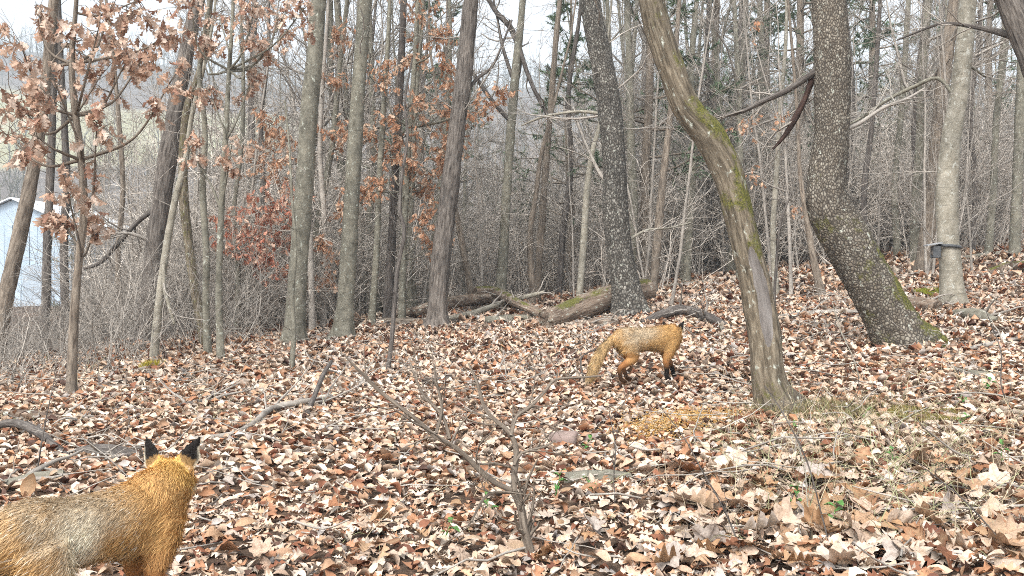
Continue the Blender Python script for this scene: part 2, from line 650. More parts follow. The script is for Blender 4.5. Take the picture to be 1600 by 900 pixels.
# ------------------------------------------------------------------ leaf shapes
def strip_leaf(prof, st, curl, bend, twist=0.0, lobe_back=0.0):
    """midrib with a vertex each side: prof(t) half width at t, 0..1 along the leaf, length 1 along +x"""
    t = np.asarray(st)
    w = prof
    mid = np.stack([t, 0 * t, 0 * t], -1)
    lf = np.stack([t + lobe_back * w, w, 0 * t], -1)
    rt = np.stack([t + lobe_back * w, -w * 0.95, 0 * t], -1)
    V = np.stack([lf, mid, rt], 1).reshape(-1, 3)
    V[:, 2] = curl * V[:, 1] ** 2 * 3.0 + bend * (V[:, 0] - 0.45) ** 2 + twist * V[:, 1] * (V[:, 0] - 0.5) * 4
    V[:, 0] -= 0.5
    Q = []
    for i in range(len(t) - 1):
        a = i * 3
        Q += [(a, a + 1, a + 4, a + 3), (a + 1, a + 2, a + 5, a + 4)]
    return V, np.array(Q)


def oak_leaf(rng, full=True, hang=False):
    if full:
        t = np.array([0, .10, .14, .24, .30, .38, .46, .54, .62, .70, .78, .88, .96, 1.0])
        w = np.array([.008, .008, .05, .17, .20, .07, .26, .29, .09, .27, .25, .08, .11, .0]) * rng.uniform(0.85, 1.15, 14)
    else:
        t = np.array([0, .15, .30, .42, .56, .70, .85, 1.0])
        w = np.array([.008, .04, .20, .09, .27, .11, .20, .0])
    return strip_leaf(w, t, rng.uniform(-1.2, 1.8), rng.uniform(-0.8, 0.8), rng.uniform(-0.5, 0.5), 0.25)


def beech_leaf(rng, full=True):
    t = np.linspace(0, 1, 9 if full else 5)
    w = 0.23 * np.sin(math.pi * t ** 0.9) ** 0.8 * rng.uniform(0.85, 1.15)
    w = w * (1 + 0.10 * (np.arange(len(t)) % 2))
    return strip_leaf(w, t, rng.uniform(-2.0, 3.2), rng.uniform(-1.0, 1.0), rng.uniform(-0.6, 0.6))


def tiny_leaf(rng):
    t = np.array([0, .33, .7, 1.0])
    w = np.array([.02, .26, .24, .0]) * rng.uniform(0.8, 1.2, 4)
    return strip_leaf(w, t, rng.uniform(-2.2, 3.0), rng.uniform(-1.0, 1.0), rng.uniform(-0.6, 0.6))


def speck_leaf(rng):
    return strip_leaf(np.array([.03, .30, .0]) * rng.uniform(0.8, 1.2, 3), np.array([0, .5, 1.0]), rng.uniform(-2.2, 3.0), rng.uniform(-1.2, 1.2), rng.uniform(-0.6, 0.6))


def maple_leaf(rng):
    """broad five-lobed leaf: centre, an inner and an outer ring"""
    k = 30
    th = np.linspace(0, 2 * math.pi, k, endpoint=False)
    lobe = np.maximum.reduce([np.exp(-((((th - a + math.pi) % (2 * math.pi)) - math.pi) / wd) ** 2) * rr for a, wd, rr in
                              ((0, .36, 1.0), (1.05, .34, .88), (-1.05, .34, .88), (2.0, .36, .62), (-2.0, .36, .62))])
    r = (0.33 + 0.24 * lobe) * (1 + 0.07 * rng.normal(size=k)) * np.where(np.abs(np.abs(th - math.pi)) < 0.2, 0.45, 1)
    ring = np.stack([r * np.cos(th), r * np.sin(th), 0 * th], -1)
    V = np.vstack([[0, 0, 0], ring * 0.5, ring])
    c1, c2, c3 = rng.uniform(-0.9, 1.3), rng.uniform(-0.9, 0.9), rng.uniform(-0.8, 0.8)
    V[:, 2] = c1 * V[:, 1] ** 2 + c2 * V[:, 0] ** 2 + c3 * V[:, 0] * V[:, 1] + 0.04 * rng.normal(size=len(V)) * (np.linalg.norm(V[:, :2], axis=1) > 0.1)
    i = np.arange(k)
    j = (i + 1) % k
    T = np.stack([0 * i, 1 + i, 1 + j], -1)
    Q = np.stack([1 + i, 1 + k + i, 1 + k + j, 1 + j], -1)
    return V, Q, T


def rot_from(yaw, tilt_dir, tilt, roll):
    """rotation matrices of a batch: roll about x, yaw about z, then tilt towards tilt_dir"""
    def Rz(a):
        c, s, o, z = np.cos(a), np.sin(a), np.ones_like(a), np.zeros_like(a)
        return np.stack([np.stack([c, -s, z], -1), np.stack([s, c, z], -1), np.stack([z, z, o], -1)], -2)

    def Rx(a):
        c, s, o, z = np.cos(a), np.sin(a), np.ones_like(a), np.zeros_like(a)
        return np.stack([np.stack([o, z, z], -1), np.stack([z, c, -s], -1), np.stack([z, s, c], -1)], -2)
    return Rz(tilt_dir) @ Rx(tilt) @ Rz(yaw - tilt_dir) @ Rx(roll)


def leaf_batch(mb, templ, pos, R, size, colr, midrib=True):
    V, Q = templ[0], templ[1]
    T = templ[2] if len(templ) > 2 else None
    m, k = len(pos), len(V)
    W = np.einsum('mij,kj->mki', R, V) * size[:, None, None] + pos[:, None, :]
    off = (np.arange(m) * k)[:, None, None]
    cc = np.repeat(colr[:, None, :], k, 1)
    if midrib and T is None:
        cc[:, 1::3] *= 1.12
    cc = cc * (0.92 + 0.16 * ((np.arange(m * k).reshape(m, k) * 7919 % 101) / 101.0))[..., None]
    mb.add(W.reshape(-1, 3), quads=(Q[None] + off).reshape(-1, 4), tris=None if T is None else (T[None] + off).reshape(-1, 3), col=np.clip(cc, 0, 0.9).reshape(-1, 3))


def litter_colours(rng, m, far):
    c = LITTER[rng.choice(len(LITTER), m, p=LITTER_W)] * rng.uniform(0.8, 1.15, (m, 1))
    return c


def clear_of(x, y):
    return np.ones(len(x), bool)


# leaf litter: tens of thousands of leaves lie on the floor, every one with its own tilt
lit = MB()
TN = [oak_leaf(RNG, False) for _ in range(7)] + [beech_leaf(RNG, False) for _ in range(5)]
TM = [oak_leaf(RNG, False) for _ in range(3)] + [beech_leaf(RNG, False) for _ in range(5)]
TF = [tiny_leaf(RNG) for _ in range(6)]
TS = [speck_leaf(RNG) for _ in range(8)]


def scatter(dens, y0, y1, spread, templ, s0, s1, lift, tiltsd, emax=3.5):
    n_ = int(dens * spread * (y1 ** 2 - y0 ** 2) / 2 + dens * 1.0 * (y1 - y0))
    y = np.sqrt(RNG.uniform(y0 ** 2, y1 ** 2, n_))
    x = RNG.uniform(-0.5, 0.5, n_) * (spread * y + 1.0)
    e = edge_far(x, y)
    k = RNG.uniform(0, 1, n_) < 1 - smooth(emax - 3.5, emax + 2.5, e)
    x, y = x[k], y[k]
    n_ = len(x)
    pat = vnoise(np.stack([x * 2.2, y * 2.2, 0 * x], -1), 33)
    z = ground_z(x, y) + RNG.uniform(0.002, lift, n_) * (0.35 + 1.1 * pat)
    which = RNG.integers(0, len(templ), n_)
    td = RNG.uniform(0, 2 * math.pi, n_)
    R = rot_from(RNG.uniform(0, 2 * math.pi, n_), td, np.clip(np.abs(RNG.normal(0, tiltsd, n_)), 0, 1.3), RNG.normal(0, 0.35, n_))
    size = RNG.uniform(s0, s1, n_)
    cols = litter_colours(RNG, n_, y)
    for w in range(len(templ)):
        q = which == w
        leaf_batch(lit, templ[w], np.stack([x, y, z], -1)[q], R[q], size[q], cols[q])


scatter(820, 1.6, 4.6, 1.2, TN, 0.040, 0.085, 0.034, 0.40)
scatter(780, 4.6, 8.0, 1.15, TF, 0.042, 0.088, 0.036, 0.45)
scatter(400, 8.0, 14.0, 1.15, TS, 0.055, 0.11, 0.042, 0.50)
scatter(110, 14.0, 28.0, 1.2, TS, 0.09, 0.16, 0.05, 0.55, 6.0)
scatter(420, 1.8, 3.3, 1.2, TN, 0.05, 0.10, 0.03, 0.30)
leaf_litter = tag(lit.build('leaf_litter', M_LEAF, ground, shade=True), 'pale and russet dead leaves covering the floor', None, None, 'stuff')

# the leaves that show largest, one by one
LEAF_STOPS = [(0.0, (0.45, 0.345, 0.265)), (0.14, (0.37, 0.24, 0.15)), (0.28, (0.50, 0.41, 0.33)), (0.42, (0.26, 0.125, 0.065)), (0.52, (0.42, 0.31, 0.225)),
              (0.64, (0.33, 0.20, 0.11)), (0.76, (0.36, 0.315, 0.28)), (0.86, (0.53, 0.45, 0.37)), (0.93, (0.17, 0.075, 0.04))]
M_LEAFOBJ = leaf_object_mat('single_dead_leaf', LEAF_STOPS)
leaf_meshes = []
for i in range(18):
    q = MB()
    if i < 7:
        tpl = maple_leaf(RNG)
        c = np.zeros((len(tpl[0]), 3))
        q.add(tpl[0], quads=tpl[1], tris=tpl[2], col=c)
    else:
        tpl = oak_leaf(RNG) if i < 13 else beech_leaf(RNG)
        c = np.zeros((len(tpl[0]), 3))
        c[1::3, 0] = 0.5
        q.add(tpl[0], quads=tpl[1], col=c)
    leaf_meshes.append(q.mesh('leaf', M_LEAFOBJ))


def place_leaf(x, y, size, mesh_i, yaw, td, tilt, roll, lift):
    o = bpy.data.objects.new('leaf', leaf_meshes[mesh_i])
    COL.objects.link(o)
    o.parent = ground
    R = rot_from(np.array([yaw]), np.array([td]), np.array([tilt]), np.array([roll]))[0]
    M = np.eye(4)
    M[:3, :3] = R * size
    M[:3, 3] = (x, y, gz(x, y) + lift)
    import mathutils
    o.matrix_local = mathutils.Matrix(M.tolist())
    return o


cnt = 0
for i in range(300):
    if i < 120:                                         # the broad leaves beside the mossy patch, close by
        px, py = RNG.uniform(1040, 1620), RNG.uniform(735, 905)
        size = RNG.uniform(0.09, 0.175)
        mi = int(RNG.integers(0, 13))
    else:
        px, py = RNG.uniform(280, 1620), 905 - 215 * RNG.uniform(0, 1) ** 1.3
        size = RNG.uniform(0.065, 0.105)
        mi = int(RNG.integers(0, 18))
    p = on_ground(px, py)
    place_leaf(p[0], p[1], size, mi, RNG.uniform(0, 6.28), RNG.uniform(0, 6.28), min(abs(RNG.normal(0, 0.4)), 1.1), RNG.normal(0, 0.25), RNG.uniform(0.035, 0.065))


# ------------------------------------------------------------------ trees
def px_path(pts, d, dd=None):
    P = np.array([at(p[0], p[1], d + (0 if dd is None else dd[i])) for i, p in enumerate(pts)])
    R = np.array([p[2] / 2 / F * d for p in pts]) * 0.78
    return P, R


def trunk_mesh(mb, P, R, style, segs=36, step=0.035, flare=0.7, seed=0, moss=None, wound=None, amp=None, base_z=None):
    """a displaced trunk: ridges or plates stand proud of real cracks"""
    P, R = resample(P, R, step)
    t, a, b_ = frames(P[None])
    a, b_ = a[0], b_[0]
    nn = len(P)
    th = np.arange(segs) / segs * 2 * math.pi
    ln = np.concatenate([[0], np.cumsum(np.linalg.norm(np.diff(P, axis=0), axis=1))])
    c, s_ = np.cos(th), np.sin(th)
    rm = float(np.median(R))
    B = np.stack([np.broadcast_to(rm * c, (nn, segs)), np.broadcast_to(rm * s_, (nn, segs)), np.broadcast_to(ln[:, None], (nn, segs))], -1) + np.array([seed * 3.7, 0, 0])
    h = P[:, 2] - (P[0, 2] + 0.2 if base_z is None else base_z)
    fl = 1 + flare * np.exp(-np.maximum(h, 0) / 0.11)[:, None] * (0.75 + 0.45 * np.sin(th * 4 + seed) + 0.3 * np.sin(th * 7 + seed * 2))[None, :]
    RR = R[:, None] * fl
    if style == 'plates':
        d, cid = worley(B * np.array([46, 46, 28]), seed)
        disp = (np.minimum(d, 0.35) / 0.35 - 0.6) * 0.05 + (cid - 0.5) * 0.05
    elif style == 'ridged':
        d = vnoise(B * np.array([34, 34, 4.0]), seed) + 0.5 * vnoise(B * np.array([70, 70, 11]), seed + 1)
        disp = (np.abs(d / 1.5 - 0.5) * 2 - 0.3) * 0.14
    else:
        disp = (vnoise(B * np.array([10, 10, 5]), seed) - 0.5) * 0.06
    disp = disp + 0.16 * (vnoise(B * np.array([5, 5, 2.2]), seed + 9) - 0.5)
    if amp is not None:
        disp = disp * amp
    col = np.zeros((nn, segs, 3))
    V0 = P[:, None, :] + (a[:, None, :] * c[None, :, None] + b_[:, None, :] * s_[None, :, None]) * RR[..., None]
    N = norm(V0 - P[:, None, :])
    if moss is not None:
        col[..., 0] = moss(V0, N, h[:, None])
    if wound is not None:
        w = wound(V0, N, h[:, None])
        col[..., 1] = w
        disp = disp * (1 - w) - 0.10 * w
    V = P[:, None, :] + (V0 - P[:, None, :]) * (1 + disp)[..., None]
    idx = np.arange(nn * segs).reshape(nn, segs)
    nx = np.roll(idx, -1, 1)
    Q = np.stack([idx[:-1], nx[:-1], nx[1:], idx[1:]], -1).reshape(-1, 4)
    mb.add(V.reshape(-1, 3), quads=Q, bc=B.reshape(-1, 3), col=col.reshape(-1, 3))
    return P, R


def crown_on(mb, rng, P, R, H0, k=9, lens=(1.2, 2.6), fine=4, twig=5, ang=0.9, rmin=0.004, t0=0.3, t1=1.0, rscale=0.42):
    """limbs, twigs and fine twigs on a trunk polyline, from height fraction t0"""
    S, D, r, t = kids(rng, P[None], R[None], k, t0, t1, ang, 0.25)
    L = rng.uniform(*lens, len(S)) * (1.1 - 0.5 * t)
    r1 = np.clip(r * rscale, rmin * 1.5, None) * rng.uniform(0.6, 1, len(S))
    P1 = grow(rng, S, D, L, 7, 0.16, 0.05)
    R1 = np.maximum(taper(r1, 7, 0.25), rmin)
    tubes(mb, P1, R1, 5)
    S, D, r, _ = kids(rng, P1, R1, twig, 0.15, 1.0, 0.75, 0.3)
    P2 = grow(rng, S, D, np.repeat(L, twig) * rng.uniform(0.25, 0.55, len(S)), 5, 0.2, 0.03)
    R2 = np.maximum(taper(r * 0.6, 5, 0.4), rmin * 0.8)
    tubes(mb, P2, R2, 3)
    if fine:
        S, D, r, _ = kids(rng, P2, R2, fine, 0.1, 1.0, 0.7, 0.3)
        P3 = grow(rng, S, D, np.repeat(L, twig * fine) * rng.uniform(0.08, 0.22, len(S)), 4, 0.22, 0.02)
        tubes(mb, P3, np.maximum(taper(r * 0.6, 4, 0.5), rmin * 0.6), 3)
        return P1, P2, P3
    return P1, P2, P2


def hero(name, label, pts, d, mat, style, seed, cat='tree', limbs=(), height=11.0, moss=None, wound=None, dd=None, segs=36, flare=0.6, crown_k=10, low=0, group=None, step=0.035, amp=None, leafy=None):
    """a tree traced at its own depth: trunk, every limb a mesh of its own, a crown of twigs above"""
    rng = np.random.default_rng(seed)
    P, R = px_path(pts, d, dd)
    base = np.array([P[0][0], P[0][1], gz(P[0][0], P[0][1])])
    root = empty(name, base, label, cat, group)
    dn = norm(P[0] - P[1])
    dn[2] = min(dn[2], -0.5)
    down = P[0] + norm(dn) * (max(0, P[0][2] - base[2]) + 0.22)
    # carry the trunk on above the frame
    dirv = norm(P[-1] - P[-2])
    top, rr = [], []
    p, r = P[-1].copy(), R[-1]
    n_up = 5
    seg = max(0.6, (height - (P[-1][2] - base[2])) / n_up)
    for i in range(n_up):
        dirv = norm(dirv * 0.8 + np.array([0, 0, 0.35]) + rng.normal(size=3) * 0.07)
        p = p + dirv * seg
        r = r * 0.72
        top.append(p.copy())
        rr.append(r)
    PA = np.vstack([down, P, top])
    RA = np.concatenate([[R[0] * 1.08], R, rr])
    mbt = MB()
    nvis = len(P) + 2
    PT, RT = trunk_mesh(mbt, PA[:nvis], RA[:nvis], style, segs, step, flare, seed, moss, wound, amp, base[2])
    mbt.build('trunk', mat, root, base)
    cm = MB()
    PU, RU = resample(PA[nvis - 1:], RA[nvis - 1:], 0.4)
    tubes(cm, PU[None], RU[None], 9)
    crown_on(cm, rng, PU, RU, 0, crown_k, (1.3, 3.0), 2, 4, 0.95, 0.004, 0.02)
    if low:
        crown_on(cm, rng, PT[len(PT) // 3:], RT[len(PT) // 3:], 0, low, (0.5, 1.4), 3, 4, 1.2, 0.0028, 0.1, 0.95, 0.12)
    for lp, ld, lm in limbs:
        q = MB()
        PL, RL = px_path(lp, d)
        PL = PL + np.linspace(0, ld, len(PL))[:, None] * np.array([0, 1, 0])
        PL, RL = resample(PL, RL, 0.06)
        tubes(q, PL[None], RL[None], 9)
        q.build('limb', BK[lm] if isinstance(lm, str) else mat, root, base)
        if len(PL) > 6:
            S, D, r, _ = kids(rng, PL[None], RL[None], 6, 0.3, 1.0, 0.7, 0.3)
            P2 = grow(rng, S, D, rng.uniform(0.25, 0.7, len(S)), 5, 0.2, 0.02)
            tubes(cm, P2, np.maximum(taper(r * 0.5, 5, 0.4), 0.0022), 3)
            S, D, r, _ = kids(rng, P2, taper(r * 0.5, 5, 0.4), 3, 0.2, 1.0, 0.7, 0.3)
            P3 = grow(rng, S, D, rng.uniform(0.1, 0.3, len(S)), 4, 0.2, 0.02)
            tubes(cm, P3, np.maximum(taper(r * 0.5, 4, 0.5), 0.0018), 3)
    tag(cm.build('crown', BK['twig'] if mat in (BK['pale'], BK['grey'], BK['furrow'], BK['plates'], BK['mossy'], BK['flaky']) else mat, root, base), kind='stuff')
    return root


def moss_A(V, N, h):
    band = smooth(0.7, 1.1, h) * (1 - smooth(1.75, 2.2, h))
    return np.clip(band * smooth(0.2, 0.95, N[..., 0] * 0.75 - N[..., 1] * 0.66) * 0.38 + 0.25 * (1 - smooth(0.1, 0.5, h)) + 0.20 + 0.8 * (vnoise(V * 7, 3) - 0.5), 0, 1)


def moss_B(V, N, h):
    return np.clip(0.42 * smooth(0.1, 0.9, N[..., 0]) * (1 - smooth(0.3, 0.9, h)) + 0.25 * (1 - smooth(0.6, 2.0, h)) + 0.12 + 0.5 * (vnoise(V * 5, 3) - 0.5), 0, 1)


def wound_A(V, N, h):
    """a long scar of bare grey wood that faces the clearing"""
    u = (V[..., 2] - 0.86) / 0.33
    s_ = np.abs(N[..., 0] - 0.05 - 0.10 * np.sin(V[..., 2] * 9)) / 0.50
    q = u ** 2 + s_ ** 2 + 0.25 * (vnoise(V * 14, 4) - 0.5)
    return (1 - smooth(0.72, 1.0, q)) * (N[..., 1] < 0.1)


hero('crooked_oak_tree', 'crooked leaning oak with a long bare bark scar and mossy trunk',
     [(1224, 652, 66), (1203, 595, 60), (1194, 520, 62), (1178, 430, 60), (1158, 345, 58), (1139, 275, 58), (1108, 212, 60), (1072, 168, 56), (1046, 100, 52), (1022, 20, 50), (1010, -60, 48)],
     6.0, BK['mossy'], 'ridged', 1, limbs=[], moss=moss_A, wound=wound_A, flare=0.75, step=0.02, segs=56, height=9)
hero('scaly_bark_tree', 'thick scaly barked tree leaning hard to one side with a kink in its trunk',
     [(1418, 541, 98), (1394, 500, 95), (1364, 448, 94), (1336, 400, 92), (1312, 358, 92), (1294, 318, 83), (1294, 270, 73), (1300, 210, 67), (1301, 140, 67), (1299, 60, 67), (1294, -40, 64)],
     8.5, BK['plates'], 'plates', 2, moss=moss_B, flare=0.32, step=0.022, segs=60, height=12,
     limbs=[([(1280, 108, 13), (1240, 135, 12), (1205, 150, 11), (1168, 166, 8), (1124, 169, 5)], 0.5, 'dark'),
            ([(1310, 205, 10), (1350, 190, 8), (1400, 160, 7), (1450, 140, 6), (1490, 118, 4)], 0.6, 'twig'),
            ([(1296, 60, 8), (1280, 100, 10), (1271, 126, 13), (1263, 152, 11), (1250, 180, 14), (1236, 206, 10), (1217, 229, 4)], 0.2, 'rust'),
            ([(1280, 330, 40), (1268, 320, 26), (1261, 317, 12)], -0.05, None)])
hero('pale_barked_tree', 'pale grey smooth barked tree with a hooded camera box strapped to it',
     [(1490, 487, 46), (1486, 430, 43), (1481, 370, 41), (1480, 300, 42), (1487, 220, 38), (1499, 140, 36), (1509, 60, 34), (1518, -30, 33)],
     11.0, BK['pale'], 'smooth', 3, flare=0.45, height=14,
     limbs=[([(1492, 150, 9), (1470, 120, 8), (1440, 130, 8), (1400, 150, 7), (1365, 175, 5), (1325, 198, 4)], 0.4, 'grey'),
            ([(1500, 110, 7), (1525, 100, 6), (1560, 112, 4)], 0.3, 'grey')])
hero('flaky_barked_tree', 'dark flaky barked tree rising behind the mossy log',
     [(988, 508, 72), (978, 450, 60), (968, 395, 54), (962, 330, 50), (960, 260, 47), (955, 190, 47), (945, 120, 46), (930, 50, 42), (918, -30, 40)],
     13.6, BK['flaky'], 'plates', 4, flare=0.35, height=15, low=8,
     limbs=[([(962, 300, 9), (940, 270, 8), (925, 235, 6), (905, 180, 5)], 0.5, 'twig'), ([(968, 385, 6), (1010, 360, 5), (1050, 355, 4), (1090, 345, 3)], 0.5, 'pale'),
            ([(955, 180, 8), (905, 172, 6), (850, 178, 5), (815, 190, 3)], 0.4, 'pale')])
hero('furrowed_tree', 'straight dark furrowed tree leaning slightly beside the tangle of fallen limbs',
     [(683, 510, 46), (684, 470, 39), (691, 390, 37), (703, 290, 36), (716, 190, 34), (726, 100, 31), (736, 0, 30), (742, -60, 29)],
     14.0, BK['furrow'], 'ridged', 5, flare=0.75, height=15, low=7,
     limbs=[([(716, 160, 9), (745, 120, 7), (770, 95, 5), (800, 20, 4)], 0.4, 'dark')])
hero('straight_grey_tree', 'straight smooth grey trunk with a pale weathered side, next to the twin trunk',
     [(537, 516, 40), (540, 470, 34), (547, 360, 32), (553, 250, 30), (560, 140, 28), (568, 30, 27), (573, -50, 26)],
     13.0, BK['grey'], 'smooth', 6, flare=0.55, height=15, low=6, amp=0.7)
hero('broad_grey_tree', 'broad greyish trunk in front of the red leaved oak',
     [(461, 522, 44), (463, 470, 37), (469, 380, 36), (476, 280, 35), (483, 180, 34), (492, 80, 32), (498, -10, 30), (502, -60, 29)],
     12.6, BK['grey'], 'smooth', 7, flare=0.45, height=15, low=6, amp=0.9)
hero('dark_leaning_tree', 'thick dark trunk leaning out of the brushy thicket',
     [(228, 530, 44), (238, 430, 38), (250, 330, 37), (265, 230, 36), (282, 130, 32), (300, 40, 28), (312, -40, 26)],
     13.5, BK['furrow'], 'ridged', 8, flare=0.3, height=14, low=6,
     limbs=[([(252, 320, 10), (215, 345, 9), (180, 380, 10), (150, 410, 8), (120, 420, 5)], 0.2, 'dark'), ([(250, 390, 8), (225, 370, 7), (195, 365, 6), (160, 375, 4)], -0.4, 'twig')])
hero('reddish_leaning_tree', 'reddish brown trunk leaning in front of the pale blue barn',
     [(-4, 540, 34), (12, 450, 31), (28, 380, 29), (45, 300, 27), (58, 230, 25), (70, 140, 22), (80, 40, 20), (86, -40, 18)],
     12.0, BK['brown'], 'ridged', 9, flare=0.2, height=11, segs=24, low=4)
hero('pale_thin_tree', 'thin pale trunk forking low in the brush', [(240, 562, 18), (248, 480, 17), (258, 400, 16), (272, 320, 14), (290, 250, 12), (300, 180, 9), (322, 90, 7), (336, 10, 5)],
     11.2, BK['pale'], 'smooth', 10, flare=0.3, height=7, segs=20, low=7, limbs=[([(256, 400, 9), (262, 450, 8), (282, 505, 6)], -0.2, None)])
hero('mossy_thin_tree', 'thin dark mossy trunk bowing beside the thin pale tree', [(318, 520, 22), (306, 460, 20), (296, 390, 19), (288, 320, 19), (286, 250, 17), (292, 170, 15), (318, 90, 13), (330, -20, 11)],
     12.4, BK['mossy'], 'ridged', 12, flare=0.3, height=9, segs=20, low=6, moss=lambda V, N, h: 0.45 + 0 * N[..., 0])
hero('grey_pole_tree', 'very thin upright grey trunk standing at the edge of the leaf floor', [(325, 568, 16), (322, 480, 14), (322, 390, 13), (317, 300, 13), (320, 200, 11), (312, 110, 10), (326, 10, 8)],
     11.0, BK['grey'], 'smooth', 13, flare=0.3, height=8, segs=18, low=8)
hero('slanting_grey_trunk', 'tall trunk with dark branches slanting in over the slope', [(1672, 545, 62), (1668, 430, 56), (1662, 300, 54), (1645, 190, 52), (1612, 90, 50), (1580, 10, 48), (1552, -70, 46)],
     9.6, BK['furrow'], 'ridged', 14, flare=0.3, height=11, limbs=[([(1600, 60, 22), (1575, 45, 14), (1545, 30, 9), (1500, 20, 6), (1440, 40, 4)], 0.6, 'dark')])
hero('forking_tree', 'slim grey tree that forks into crossing dark branches against the sky', [(782, 468, 24), (786, 400, 20), (791, 310, 19), (797, 220, 18), (802, 160, 18), (808, 90, 16), (815, 20, 13), (818, -40, 12)],
     17.5, BK['grey'], 'smooth', 15, flare=0.3, height=11, segs=20, low=8,
     limbs=[([(803, 150, 10), (812, 90, 11), (800, 45, 12), (775, 15, 10), (755, -20, 8)], 0.2, 'dark'), ([(812, 75, 9), (822, 110, 9), (838, 150, 8), (856, 185, 7)], -0.2, 'dark'),
            ([(798, 190, 9), (770, 160, 9), (745, 125, 8), (735, 110, 6)], -0.3, 'dark'), ([(800, 120, 8), (785, 70, 7), (778, 30, 5), (768, -20, 4)], 0.3, 'dark')])

